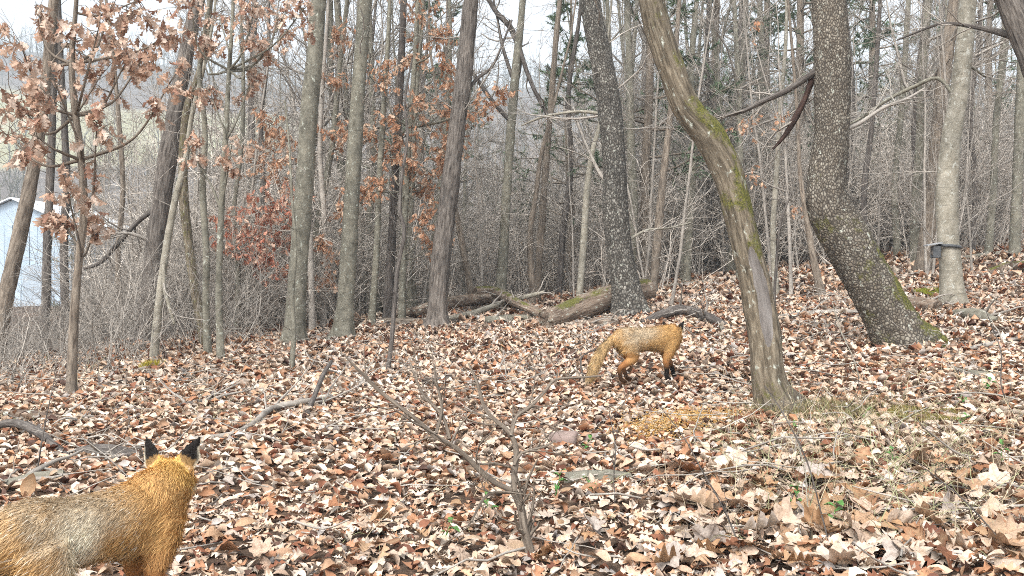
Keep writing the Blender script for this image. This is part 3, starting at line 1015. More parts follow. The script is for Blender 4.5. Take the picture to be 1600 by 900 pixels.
# trees of the middle distance, traced one by one: (points, depth, bark, label)
MID = [
    ([(850, 300, 14), (856, 220, 13), (862, 150, 12), (868, 70, 11), (877, -30, 9)], 19, 'brown', 'purplish slim trunk standing alone against the white sky'),
    ([(607, 470, 18), (612, 380, 17), (617, 280, 16), (622, 190, 16), (627, 90, 15), (631, -20, 13)], 15.5, 'dark', 'slim dark trunk half hidden by orange oak leaves'),
    ([(905, 467, 15), (912, 380, 14), (917, 300, 13), (925, 240, 11), (938, 190, 8), (945, 120, 5)], 15.2, 'pale', 'thin pale trunk beside the flaky barked tree'),
    ([(1022, 440, 18), (1028, 370, 17), (1034, 300, 16), (1042, 230, 14), (1052, 130, 11), (1060, 20, 9)], 17.5, 'brown', 'reddish brown slender trunk behind the fox'),
    ([(985, 420, 20), (990, 330, 18), (986, 230, 17), (984, 120, 15), (980, -20, 13)], 19, 'grey', 'greenish grey trunk rising just past the flaky barked tree'),
    ([(1073, 440, 16), (1078, 340, 15), (1084, 240, 14), (1080, 120, 13), (1090, -20, 10)], 19.5, 'grey', 'slim grey trunk seen past the crooked oak'),
    ([(1212, 452, 13), (1208, 360, 12), (1214, 260, 11), (1220, 160, 9), (1228, 60, 7)], 15, 'pale', 'pale sapling trunk between the two leaning trees'),
    ([(1285, 465, 17), (1272, 410, 14), (1262, 350, 12), (1250, 270, 9), (1246, 180, 7)], 14.2, 'brown', 'short bowed brown trunk behind the scaly barked tree'),
    ([(1448, 372, 30), (1456, 310, 29), (1463, 230, 28), (1472, 140, 26), (1486, 40, 24), (1494, -30, 22)], 16.5, 'brown', 'brown trunk standing close behind the pale barked tree'),
    ([(1545, 385, 15), (1552, 300, 14), (1556, 200, 13), (1566, 90, 12), (1574, -20, 10)], 18, 'grey', 'slim grey trunk upslope of the pale barked tree'),
    ([(1586, 375, 22), (1590, 280, 20), (1594, 160, 18), (1600, 30, 16), (1604, -40, 15)], 17, 'grey', 'dark grey trunk at the top of the leafy slope'),
    ([(1352, 395, 13), (1350, 300, 12), (1362, 200, 10), (1370, 90, 9), (1376, -20, 7)], 18.5, 'dark', 'thin dark trunk just past the scaly barked tree'),
    ([(1402, 390, 14), (1398, 290, 13), (1408, 180, 12), (1416, 60, 11), (1420, -20, 9)], 20, 'grey', 'thin grey trunk midway to the pale barked tree'),
    ([(1425, 385, 10), (1430, 290, 10), (1428, 180, 9), (1440, 60, 8), (1446, -20, 7)], 19, 'dark', 'very thin dark trunk close to the brown trunk'),
    ([(735, 452, 13), (722, 380, 13), (712, 330, 11), (700, 270, 9), (690, 200, 6)], 17, 'brown', 'thin leaning trunk behind the furrowed tree'),
    ([(582, 486, 14), (588, 400, 13), (592, 300, 12), (598, 190, 11), (606, 70, 9), (610, -20, 8)], 15, 'grey', 'thin pale trunk at the end of the fallen limbs'),
    ([(640, 470, 14), (640, 370, 13), (645, 260, 12), (650, 140, 11), (660, 20, 10), (662, -30, 9)], 17, 'grey', 'thin greenish trunk among the orange oak leaves'),
    ([(492, 500, 17), (488, 420, 16), (500, 330, 14), (520, 220, 12), (530, 110, 10), (545, -20, 8)], 15.8, 'grey', 'dim grey trunk just behind the broad greyish trunk'),
    ([(72, 470, 18), (74, 380, 17), (78, 290, 16), (82, 180, 15), (84, 70, 14), (82, -30, 12)], 16, 'dark', 'dark upright trunk in front of the barn wall'),
    ([(102, 470, 17), (100, 380, 16), (104, 290, 14), (100, 180, 13), (94, 80, 11), (90, -30, 10)], 17.5, 'dark', 'second dark trunk in front of the barn wall'),
    ([(190, 500, 12), (184, 400, 11), (192, 300, 10), (186, 190, 9), (176, 80, 7)], 15, 'brown', 'thin brown stem in the brush before the house'),
    ([(370, 520, 12), (372, 430, 11), (366, 330, 10), (378, 220, 9), (380, 110, 7)], 14.5, 'grey', 'thin grey stem under the red oak leaves'),
    ([(410, 500, 12), (402, 410, 11), (412, 300, 10), (408, 190, 8), (420, 80, 6)], 17, 'dark', 'thin dark stem behind the red oak leaves'),
    ([(832, 460, 13), (828, 370, 12), (838, 300, 10), (846, 240, 8), (864, 170, 6)], 18, 'brown', 'thin brown trunk curving behind the fallen limbs'),
    ([(874, 455, 14), (880, 360, 13), (892, 260, 12), (888, 150, 10), (905, 30, 8)], 20, 'dark', 'dim slender trunk standing behind the mossy log'),
    ([(1140, 425, 16), (1148, 330, 15), (1152, 220, 14), (1160, 100, 12), (1166, -20, 10)], 20.5, 'grey', 'grey trunk hidden partly by the crooked oak'),
    ([(1186, 420, 15), (1190, 320, 14), (1184, 210, 13), (1190, 90, 12), (1186, -20, 10)], 22, 'grey', 'straight grey trunk under the evergreen sprays'),
    ([(1116, 430, 13), (1108, 330, 12), (1112, 210, 11), (1104, 90, 10), (1110, -20, 8)], 21, 'dark', 'thin dark trunk beneath the evergreen sprays'),
    ([(1520, 385, 12), (1524, 290, 11), (1516, 180, 10), (1530, 60, 9), (1534, -20, 8)], 19, 'dark', 'thin dark trunk close by the pale barked tree'),
]
for i, (pts, d, bk, lab) in enumerate(MID):
    hero('slender_tree', lab, pts, d, BK[bk], 'ridged' if bk in ('brown', 'dark') else 'smooth', 40 + i, flare=0.3, segs=14, step=0.12, height=10.5, crown_k=7, low=9, group='slender bare trees of the middle distance')

# ------------------------------------------------------------------ oaks that keep their dead leaves
HANG = dict(
    tan=np.array([(0.52, 0.37, 0.28), (0.57, 0.44, 0.35), (0.43, 0.28, 0.20), (0.62, 0.51, 0.43), (0.31, 0.18, 0.13)]),
    red=np.array([(0.48, 0.23, 0.16), (0.54, 0.31, 0.22), (0.38, 0.15, 0.10), (0.60, 0.42, 0.32)]),
    orange=np.array([(0.56, 0.36, 0.24), (0.50, 0.28, 0.17), (0.62, 0.46, 0.34), (0.42, 0.23, 0.14)]))


def hang_R(rng, m, sd=0.6):
    """leaf axis hangs down and outwards"""
    x = norm(np.stack([rng.normal(size=m) * sd, rng.normal(size=m) * sd, -np.abs(rng.normal(0.8, 0.4, m))], -1))
    y = rng.normal(size=(m, 3))
    y = norm(y - x * np.sum(x * y, -1, keepdims=True))
    return np.stack([x, y, np.cross(x, y)], -1)


M_HANGOBJ = leaf_object_mat('single_hanging_leaf', [(0.0, (0.52, 0.37, 0.28)), (0.25, (0.57, 0.44, 0.35)), (0.45, (0.43, 0.28, 0.20)), (0.65, (0.62, 0.51, 0.43)), (0.88, (0.31, 0.18, 0.13))], 0.3)
hang_meshes = []
for i in range(8):
    q = MB()
    tpl = oak_leaf(RNG)
    c = np.zeros((len(tpl[0]), 3))
    V = tpl[0] + np.array([0.5, 0, 0])
    q.add(V, quads=tpl[1], col=c)
    hang_meshes.append(q.mesh('leaf', M_HANGOBJ))


def leafy_oak(name, label, trunk, d, bk, clusters, tint, seed, size=(0.08, 0.13), singles=0, per=26, height=8.0, group=None):
    """clusters: (px, py, radius px, depth offset); a limb runs from the trunk to each, leaves hang on its twigs"""
    import mathutils
    rng = np.random.default_rng(seed)
    root = hero(name, label, trunk, d, BK[bk], 'smooth', seed, height=height, crown_k=5, segs=16, step=0.1, flare=0.3, low=4, group=group)
    base = np.array(root.location)
    P, R = px_path(trunk, d)
    br, fol = MB(), MB()
    pos_all, R_all, s_all, c_all = [], [], [], []
    templ = [oak_leaf(rng, False) for _ in range(5)]
    templ = [(t[0] + np.array([0.5, 0, 0]), t[1]) for t in templ]
    for (cx, cy, cr, off) in clusters:
        c = at(cx, cy, d + off)
        rad = cr / F * d
        j = np.argmin(np.linalg.norm(P - (c - np.array([0, 0, 0.35])), axis=1))
        s0 = P[j]
        mid = (s0 + c) / 2 + np.array([0, 0, -0.10]) + rng.normal(size=3) * 0.06
        PL, RL = resample(np.array([s0, mid, c, c + (c - mid) * 0.3]), np.array([min(R[j] * 0.6, 0.018), 0.011, 0.006, 0.003]), 0.08)
        tubes(br, PL[None], RL[None], 5)
        k = max(6, int(per * 0.45))
        S, D, r, _ = kids(rng, PL[None], RL[None], k, 0.55, 1.0, 1.0, 0.4)
        D = D + rng.normal(size=D.shape) * 0.35
        P2 = grow(rng, S, D, rng.uniform(0.6, 1.9, k) * rad, 5, 0.25, -0.02)
        tubes(br, P2, taper(np.full(k, 0.004), 5, 0.5), 3)
        m = int(per * 2.6)
        w = rng.integers(0, k, m)
        t = rng.uniform(0.2, 1, m) * 3.999
        i = t.astype(int)
        f = (t - i)[:, None]
        pp = P2[w, i] * (1 - f) + P2[w, i + 1] * f
        pos_all.append(pp)
        R_all.append(hang_R(rng, m))
        s_all.append(rng.uniform(size[0], size[1], m))
        pal = HANG[tint]
        c_all.append(pal[rng.integers(0, len(pal), m)] * rng.uniform(0.75, 1.2, (m, 1)))
    pos, Rm, sz, cl = np.vstack(pos_all), np.concatenate(R_all), np.concatenate(s_all), np.vstack(c_all)
    order = np.argsort(-sz / pos[:, 1])
    one = order[:singles]
    for q in one:
        o = bpy.data.objects.new('leaf', hang_meshes[int(rng.integers(0, len(hang_meshes)))])
        COL.objects.link(o)
        o.parent = root
        M = np.eye(4)
        M[:3, :3] = Rm[q] * sz[q]
        M[:3, 3] = pos[q] - base
        o.matrix_local = mathutils.Matrix(M.tolist())
    rest = order[singles:]
    which = rng.integers(0, len(templ), len(rest))
    for w in range(len(templ)):
        q = rest[which == w]
        if len(q):
            leaf_batch(fol, templ[w], pos[q], Rm[q], sz[q], cl[q])
    tag(br.build('branches', BK[bk], root, base), kind='stuff')
    if fol.n:
        tag(fol.build('foliage', M_HANG, root, base, shade=False), kind='stuff')
    return root


leafy_oak('leafy_oak_tree', 'young oak hung with big curled tan leaves over the brush',
          [(112, 600, 20), (116, 490, 17), (124, 400, 16), (131, 330, 15), (127, 250, 14), (118, 180, 14), (112, 100, 12), (118, 20, 9)], 8.2, 'brown',
          [(40, 90, 55, -0.3), (100, 75, 55, 0.2), (150, 60, 50, -0.3), (30, 160, 50, 0.1), (90, 140, 55, -0.4), (150, 130, 50, 0.3), (190, 110, 40, -0.2), (60, 215, 55, -0.2),
           (10, 210, 45, 0.2), (220, 95, 35, 0.2), (150, 215, 35, -0.3), (170, 20, 40, 0.1), (265, 130, 35, -0.2), (255, 60, 24, 0.3), (110, 320, 34, -0.2), (95, 345, 26, 0.1), (150, 350, 18, 0.2), (60, 20, 30, 0.3), (205, 5, 30, 0.2)],
          'tan', 71, (0.085, 0.14), singles=300, per=18)
leafy_oak('leafy_oak_tree', 'oak with dull brown leaves drooping from above the skyline beside the dark leaning trunk',
          [(345, 560, 16), (342, 450, 14), (346, 330, 13), (352, 220, 11), (358, 110, 9), (364, 10, 7)], 10.6, 'grey',
          [(300, 20, 40, -0.3), (345, 35, 42, 0.2), (395, 25, 42, -0.2), (440, 30, 40, 0.3), (320, 80, 30, 0.1), (375, 70, 32, -0.1), (420, 70, 30, 0.2), (390, 130, 28, 0.2), (330, 150, 22, 0), (300, 240, 24, 0.1), (360, 240, 22, -0.2), (470, 20, 30, 0.1)],
          'tan', 72, (0.085, 0.14), per=18)
leafy_oak('leafy_oak_tree', 'young oak with dense brick red leaves low behind the broad greyish trunk',
          [(488, 512, 14), (486, 430, 13), (484, 360, 12), (480, 280, 11), (478, 200, 9), (484, 110, 7)], 14.2, 'twig',
          [(450, 330, 36, -0.2), (410, 335, 34, 0.2), (372, 345, 30, -0.2), (360, 378, 26, 0.1), (400, 370, 30, -0.1), (440, 370, 28, 0.2), (425, 405, 26, -0.1), (455, 425, 20, 0.1), (415, 310, 24, -0.2), (385, 400, 20, 0.2)],
          'red', 73, (0.085, 0.13), per=34)
leafy_oak('leafy_oak_tree', 'oak with rusty leaves spreading at mid height behind the broad greyish trunk',
          [(505, 505, 12), (508, 420, 12), (506, 330, 11), (500, 240, 10), (503, 150, 9), (510, 50, 7)], 15.2, 'twig',
          [(430, 215, 34, 0.1), (455, 245, 32, -0.2), (405, 250, 28, 0.2), (440, 275, 26, 0), (420, 190, 22, -0.1), (525, 215, 26, 0.1), (515, 130, 26, 0), (520, 60, 26, 0.2), (505, 390, 24, -0.4), (512, 440, 20, -0.3), (530, 330, 22, 0.1)],
          'orange', 74, (0.085, 0.13), per=30)
leafy_oak('leafy_oak_tree', 'tall oak full of orange leaves between the grey trunk and the furrowed tree',
          [(628, 492, 15), (630, 400, 14), (634, 300, 13), (640, 200, 12), (648, 100, 10), (652, 0, 8)], 15.0, 'grey',
          [(600, 120, 30, -0.3), (640, 95, 34, 0.2), (680, 60, 34, -0.1), (660, 25, 34, 0.2), (690, 110, 30, 0.1), (655, 165, 36, -0.2), (690, 175, 34, 0.2), (620, 190, 30, 0), (665, 215, 36, -0.2), (700, 230, 28, 0.2), (750, 170, 26, 0.2), (765, 150, 20, 0),
           (610, 240, 28, 0.2), (645, 260, 34, -0.1), (685, 265, 30, 0.1), (600, 290, 24, -0.2), (660, 300, 24, 0.2), (575, 300, 24, 0.1), (660, 350, 24, -0.2), (672, 385, 22, 0.1), (575, 210, 22, 0)],
          'orange', 75, (0.085, 0.13), per=32)
leafy_oak('leafy_oak_tree', 'small pale leaved oak sapling low between the leaning trees',
          [(1236, 455, 8), (1234, 380, 7), (1230, 300, 6), (1226, 220, 5)], 14.6, 'twig',
          [(1180, 190, 22, 0.1), (1220, 195, 20, -0.1), (1165, 205, 18, 0), (1245, 335, 20, 0.1), (1180, 275, 18, -0.1), (1165, 15, 16, 0)], 'orange', 76, (0.07, 0.11), per=8, height=4)

# ------------------------------------------------------------------ evergreens behind the clearing
m_needle, n, l, b = new_mat('evergreen_needles', 0.7)
oi = n.new('ShaderNodeObjectInfo')
rn = ramp(n, [(0.3, (0.06, 0.10, 0.06)), (0.7, (0.15, 0.20, 0.12))])
l.new(noise(n, l, attr(n, 'bc').outputs['Vector'], 3.0, 5, 0.7), rn.inputs[0])
l.new(rn.outputs[0], b.inputs['Base Color'])


def blades(mb, rng, pos, direc, length, width, col=None):
    """pointed blades, one triangle each"""
    m = len(pos)
    d = norm(direc)
    s_ = norm(np.cross(d, rng.normal(size=(m, 3))))
    V = np.stack([pos - s_ * width[:, None], pos + s_ * width[:, None], pos + d * length[:, None]], 1)
    T = np.arange(m * 3).reshape(m, 3)
    mb.add(V.reshape(-1, 3), tris=T, col=None if col is None else np.repeat(col, 3, 0))


def cedar_proto(seed, h=11.0, low=2.2):
    rng = np.random.default_rng(seed)
    root = empty('evergreen_tree', (0, 0, 0), 'x', 'tree', 'evergreens behind the clearing')
    tr = MB()
    P = np.array([[0, 0, -0.3], [0.05, 0, 2], [-0.05, 0.05, 5], [0.05, 0, 8], [0, 0, h]])
    R = np.array([0.13, 0.11, 0.085, 0.05, 0.015])
    P, R = resample(P, R, 0.3)
    tubes(tr, P[None], R[None], 10)
    tr.build('trunk', BK['brown'], root)
    cr, nd = MB(), MB()
    t0 = low / h
    S, D, r, t = kids(rng, P[None], R[None], 46, t0, 0.98, 1.35, 0.2)
    L = (2.6 * (1.05 - t)) * rng.uniform(0.6, 1.1, len(S)) + 0.25
    P1 = grow(rng, S, D, L, 7, 0.12, 0.03)
    R1 = np.maximum(taper(np.clip(r * 0.3, 0.008, 0.03), 7, 0.3), 0.004)
    tubes(cr, P1, R1, 4)
    S, D, r, _ = kids(rng, P1, R1, 9, 0.3, 1.0, 0.8, 0.3)
    P2 = grow(rng, S, D, np.repeat(L, 9) * rng.uniform(0.15, 0.38, len(S)), 4, 0.2, 0.02)
    tubes(cr, P2, np.maximum(taper(r * 0.5, 4, 0.5), 0.003), 3)
    S, D, r, _ = kids(rng, P2, taper(r * 0.5, 4), 60, 0.1, 1.0, 0.7, 0.4)
    keep = rng.uniform(size=len(S)) < 0.85 * (vnoise(S * 1.1, seed) > 0.36)
    S, D = S[keep], D[keep]
    blades(nd, rng, S, D, rng.uniform(0.07, 0.16, len(S)), rng.uniform(0.007, 0.015, len(S)))
    tag(cr.build('branches', BK['brown'], root), kind='stuff')
    tag(nd.build('crown', m_needle, root, shade=False), kind='stuff')
    return root


CED = [((1120, 430), 23.0, 1.0, 'tall evergreen whose sprays fill the gap beside the crooked oak'), ((1250, 420), 26.0, 1.15, 'evergreen rising behind the scaly barked tree'),
       ((1010, 440), 19.5, 0.9, 'short evergreen behind the flaky barked tree'), ((1195, 425), 30.0, 1.2, 'far evergreen between the two leaning trees'), ((890, 450), 22.0, 0.72, 'small dark evergreen with sky above it near the flaky barked tree'),
       ((1360, 400), 28.0, 1.1, 'evergreen in the woods past the scaly barked tree'), ((700, 455), 30.0, 0.95, 'evergreen half hidden by the furrowed tree'), ((655, 455), 27.0, 0.9, 'evergreen behind the orange leaved oak'),
       ((1545, 390), 30.0, 1.1, 'evergreen behind the pale barked tree'), ((118, 450), 34.0, 0.5, 'small green evergreen near the barn'), ((265, 450), 30.0, 0.55, 'low green evergreen beside the house')]
protos = [cedar_proto(201), cedar_proto(202, 10.0, 1.6)]
used = [False, False]
for i, ((px, py), d, sc, lab) in enumerate(CED):
    k = i % 2
    o = protos[k] if not used[k] else copy_tree(protos[k])
    used[k] = True
    p = at(px, py, d)
    o.location = (p[0], p[1], gz(p[0], p[1]))
    o.rotation_euler = (0, 0, i * 1.7)
    o.scale = (sc, sc, sc)
    o['label'] = lab

# ------------------------------------------------------------------ woods behind: individual bare trees, then the far mass


def bare_arrays(seed, h, r0, twigr, k1=15, k2=7, k3=5, t0=0.22):
    rng = np.random.default_rng(seed)
    tr, cr = MB(), MB()
    P = grow(rng, np.array([[0, 0, -0.3]]), np.array([[rng.normal() * 0.08, rng.normal() * 0.08, 1]]), np.array([h]), 12, 0.05, 0.05)
    R = r0 * np.linspace(1.1, 0.12, 12)[None, :] ** 0.9
    tubes(tr, P, R, 8)
    S, D, r, t = kids(rng, P, R, k1, t0, 0.97, 0.85, 0.25)
    L = h * 0.27 * (1.15 - 0.8 * t) * rng.uniform(0.5, 1.2, len(S))
    P1 = grow(rng, S, D, L, 6, 0.17, 0.06)
    R1 = np.maximum(taper(r * 0.42, 6, 0.25), twigr * 1.2)
    tubes(cr, P1, R1, 4)
    S, D, r, _ = kids(rng, P1, R1, k2, 0.15, 1.0, 0.75, 0.3)
    P2 = grow(rng, S, D, np.repeat(L, k2) * rng.uniform(0.25, 0.55, len(S)), 4, 0.2, 0.04)
    R2 = np.maximum(taper(r * 0.6, 4, 0.4), twigr)
    tubes(cr, P2, R2, 3)
    S, D, r, _ = kids(rng, P2, R2, k3, 0.1, 1.0, 0.7, 0.3)
    P3 = grow(rng, S, D, np.repeat(L, k2 * k3) * rng.uniform(0.08, 0.25, len(S)), 3, 0.25, 0.03)
    tubes(cr, P3, np.maximum(taper(r * 0.6, 3, 0.5), twigr * 0.75), 3)
    return tr, cr


KINDS = [('bare_tree', 'slender bare grey tree in the woods behind the clearing', 'slender bare trees in the woods', BK['grey'], 10.5, 0.062, 0.0042, 4),
         ('bare_tree', 'thick dark bare tree deep in the woods behind the clearing', 'thick dark trees in the woods', BK['dark'], 14.0, 0.13, 0.005, 3),
         ('sapling', 'spindly leafless brown sapling among the trees behind the clearing', 'saplings in the woods', BK['twig'], 5.0, 0.020, 0.0030, 5)]
COUNTS = [58, 14, 160]
for kk, (nm, lab, grp, mat, h, r0, tw, nv) in enumerate(KINDS):
    pr = []
    for v in range(nv):
        tr, cr = bare_arrays(300 + kk * 20 + v, h * (0.85 + 0.1 * v), r0 * (0.8 + 0.15 * v), tw, k1=15 if kk < 2 else 14, k2=7, k3=5 if kk < 2 else 4, t0=0.22 if kk < 2 else 0.12)
        root = empty(nm, (0, 0, 0), lab, 'sapling' if kk == 2 else 'tree', grp)
        tr.build('trunk', mat, root)
        cr.build('crown', BK['twig'] if kk < 2 else mat, root)
        pr.append([root, False])
    for i in range(COUNTS[kk]):
        if kk == 2:
            d = RNG.uniform(14.5, 34)
        elif kk == 1:
            d = RNG.uniform(22, 44)
        else:
            d = RNG.uniform(17, 42)
        px = RNG.uniform(-30, 1630)
        if kk == 2 and px < 125:
            px += 140
        if kk < 2 and px < 340:
            px += 380 + (90 if px > 300 else 0)
        if kk < 2 and 735 < px < 905:
            px += 170
        x = (px - CX) / F * d
        if edge_far(x, d) < (-3 if x < 2 else -9 - 1.2 * x):
            d = d + 8
            x = (px - CX) / F * d
        z = gz(x, d)
        k = pr[i % nv]
        o = k[0] if not k[1] else copy_tree(k[0])
        k[1] = True
        o.location = (x, d, z)
        o['label'] = lab.replace('behind the clearing', 'by the barn and house' if px < 500 else 'past the fallen limbs' if px < 1000 else 'past the leaning trees')
        o.rotation_euler = (RNG.normal() * 0.04, RNG.normal() * 0.06, RNG.uniform(0, 6.28))
        s_ = RNG.uniform(0.75, 1.25)
        o.scale = (s_, s_, s_ * RNG.uniform(0.9, 1.15))

# many-stemmed bare shrubs between the trunks
shrubs = []
for v in range(7):
    rng = np.random.default_rng(700 + v)
    k = 16
    hgt = rng.uniform(1.2, 3.6, k)
    S = np.stack([rng.normal(size=k) * 0.45, rng.normal(size=k) * 0.45, np.full(k, -0.15)], -1)
    D = np.stack([rng.normal(size=k) * 0.32, rng.normal(size=k) * 0.32, np.ones(k)], -1)
    P = grow(rng, S, D, hgt, 8, 0.13, 0.01)
    R = taper(rng.uniform(0.006, 0.016, k), 8, 0.3)
    tone = rng.uniform(0.05, 1, (k, 1)) ** 0.8 * np.array([[0, 0, 1.0]])
    q = MB()
    tubes(q, P, R, 4, col=tone)
    S, D, r, _ = kids(rng, P, R, 9, 0.12, 1.0, 0.95, 0.3)
    L2 = np.repeat(hgt, 9) * rng.uniform(0.15, 0.42, len(S))
    P2 = grow(rng, S, D, L2, 5, 0.24, 0.02)
    R2 = np.maximum(taper(r * 0.6, 5, 0.4), 0.0042)
    tone2 = np.clip(np.repeat(tone, 9, 0) * rng.uniform(0.5, 1.6, (len(S), 1)), 0, 1)
    tubes(q, P2, R2, 3, col=tone2)
    S, D, r, _ = kids(rng, P2, R2, 4, 0.15, 1.0, 0.8, 0.3)
    P3 = grow(rng, S, D, np.repeat(L2, 4) * rng.uniform(0.25, 0.6, len(S)), 4, 0.28, 0.0)
    tubes(q, P3, np.maximum(taper(r * 0.6, 4, 0.5), 0.0032), 3, col=np.repeat(tone2, 4, 0))
    o = q.build('shrub', BK['twig'])
    tag(o, 'x', 'shrub', 'bare shrubs between the trunks')
    shrubs.append([o, False])
for i in range(270):
    d = 15 + 22 * RNG.uniform(0, 1) ** 1.3
    px = RNG.uniform(135, 1640)
    x = (px - CX) / F * d
    if edge_far(x, d) < (1.0 if x < 2 else -4 - 1.2 * x):
        d = d + 7
        x = (px - CX) / F * d
    if x > 1 and d < 19:
        d += 5
        x = (px - CX) / F * d
    k = shrubs[i % 7]
    o = k[0] if not k[1] else copy_tree(k[0])
    k[1] = True
    o.location = (x, d, gz(x, d))
    o.rotation_euler = (0, 0, RNG.uniform(0, 6.28))
    s_ = RNG.uniform(0.7, 1.25) * (0.7 if px < 340 else 1.0)
    o.scale = (s_, s_, s_ * RNG.uniform(0.9, 1.2))
    o['label'] = 'tangled bare many stemmed shrub ' + ('in the brush by the barn and house' if px < 500 else 'past the fallen limbs' if px < 1000 else 'past the leaning trees')

# the far wood that reads as one mass
far = MB()
FV = [bare_arrays(400 + v, 6.5 + v, 0.08, 0.010, 14, 6, 4, 0.1) for v in range(5)]


def stamp(mb, src, x, y, z, s_, yaw):
    for part in src:
        for V, B in zip(part.V, part.B):
            pass
    c, s2 = math.cos(yaw), math.sin(yaw)
    M = np.array([[c, -s2, 0], [s2, c, 0], [0, 0, 1]]) * s_
    for part in src:
        V = np.concatenate(part.V) @ M.T + np.array([x, y, z])
        mb.add(V, quads=np.concatenate(part.Q), bc=np.concatenate(part.B))


for i in range(70):
    d = RNG.uniform(40, 110)
    x = RNG.uniform(-0.62, 0.62) * d
    if -0.06 * d < x < 0.08 * d or x < -0.22 * d:
        continue
    if x < -0.15 * d and RNG.uniform() < 0.5:
        continue
    stamp(far, FV[int(RNG.integers(0, 5))], x, d, gz(x, d), RNG.uniform(0.7, 1.25), RNG.uniform(0, 6.28))
tag(far.build('far_woods', BK['grey']), 'distant leafless wood that closes the view behind the trunks', 'woods', None, 'stuff')

hw = MB()
rng = np.random.default_rng(77)
hx = rng.uniform(-420, 320, 2600)
hy = rng.uniform(120, 480, 2600)
keep = (is_field(hx, hy) < 0.3) | (rng.uniform(size=len(hx)) < 0.04)
keep &= np.abs(hx) < 0.75 * hy + 20
hx, hy = hx[keep], hy[keep]
hz = ground_z(hx, hy)
m_ = len(hx)
hh = rng.uniform(7, 13, m_)
base = np.stack([hx, hy, hz - 0.5], -1)
P = grow(rng, base, np.tile([0, 0, 1.0], (m_, 1)), hh, 4, 0.06, 0.1)
tubes(hw, P, taper(np.full(m_, 0.22), 4, 0.2), 3)
S, D, r, t = kids(rng, P, taper(np.full(m_, 0.22), 4, 0.2), 14, 0.25, 1.0, 0.7, 0.3)
P1 = grow(rng, S, D, np.repeat(hh, 14) * rng.uniform(0.15, 0.38, len(S)), 2, 0.2, 0.1)
tubes(hw, P1, np.maximum(taper(np.full(len(S), 0.085), 2, 0.4), 0.03), 3)
tag(hw.build('hillside_woods', BK['grey']), 'leafless woods covering the far hillside', 'woods', None, 'stuff')

# ------------------------------------------------------------------ undergrowth
br = MB()
rng = np.random.default_rng(91)
n_ = 3500
y = np.concatenate([rng.uniform(7.5, 22, 2300), rng.uniform(13, 32, 1200)])
x = np.concatenate([-(0.20 + 0.36 * rng.uniform(0, 1, 2300)) * y[:2300], rng.uniform(-0.55, 0.6, 1200) * y[2300:]])
e = edge_far(x, y)
k = (e > -0.6 - 2.2 * smooth(-0.3, -0.5, x / y) + 3.0 * rng.uniform(-1, 1, n_) ** 3) & ~((x > 1) & (e < 1.5)) & ~((x > -0.17 * y) & (e < 3.5))
x, y = x[k], y[k]
n_ = len(x)
hh = rng.uniform(0.5, 2.1, n_) * np.where(x < -0.425 * y, 0.45, 1.0)     # low before the barn
S = np.stack([x, y, ground_z(x, y) - 0.02], -1)
D = np.stack([rng.normal(size=n_) * 0.45, rng.normal(size=n_) * 0.45, np.ones(n_)], -1)
P = grow(rng, S, D, hh, 6, 0.2, -0.06)
r0 = rng.uniform(0.003, 0.007, n_)
bcols = rng.uniform(0.02, 0.42, (n_, 1)) * np.array([[0, 0, 1.0]])
tubes(br, P, taper(r0, 6, 0.45), 3, col=bcols)
S, D, r, _ = kids(rng, P, taper(r0, 6, 0.45), 6, 0.2, 1.0, 0.8, 0.3)
P2 = grow(rng, S, D, np.repeat(hh, 6) * rng.uniform(0.15, 0.45, len(S)), 4, 0.25, -0.02)
tubes(br, P2, np.maximum(taper(r * 0.7, 4, 0.5), 0.0018), 3, col=np.repeat(bcols, 6, 0))
tag(br.build('undergrowth', BK['twig']), 'tangle of bare grey brush along the edge of the leaf floor', 'brush', None, 'stuff')

# fine fallen twigs that nobody could count
tw = MB()
n_ = 1500
y = np.sqrt(rng.uniform(2.2 ** 2, 17 ** 2, n_))
x = rng.uniform(-0.6, 0.6, n_) * y
k = edge_far(x, y) < 2
x, y = x[k], y[k]
n_ = len(x)
a = rng.uniform(0, 6.28, n_)
S = np.stack([x, y, ground_z(x, y) + rng.uniform(0.03, 0.07, n_)], -1)
L = rng.uniform(0.12, 0.7, n_)
P = grow(rng, S, np.stack([np.cos(a), np.sin(a), rng.normal(size=n_) * 0.08], -1), L, 6, 0.16, 0)
P[:, :, 2] = np.maximum(P[:, :, 2], ground_z(P[:, :, 0], P[:, :, 1]) + 0.02)
tubes(tw, P, taper(rng.uniform(0.002, 0.006, n_), 6, 0.5), 4)
tag(tw.build('twig_litter', BK['twig'], ground), kind='stuff')


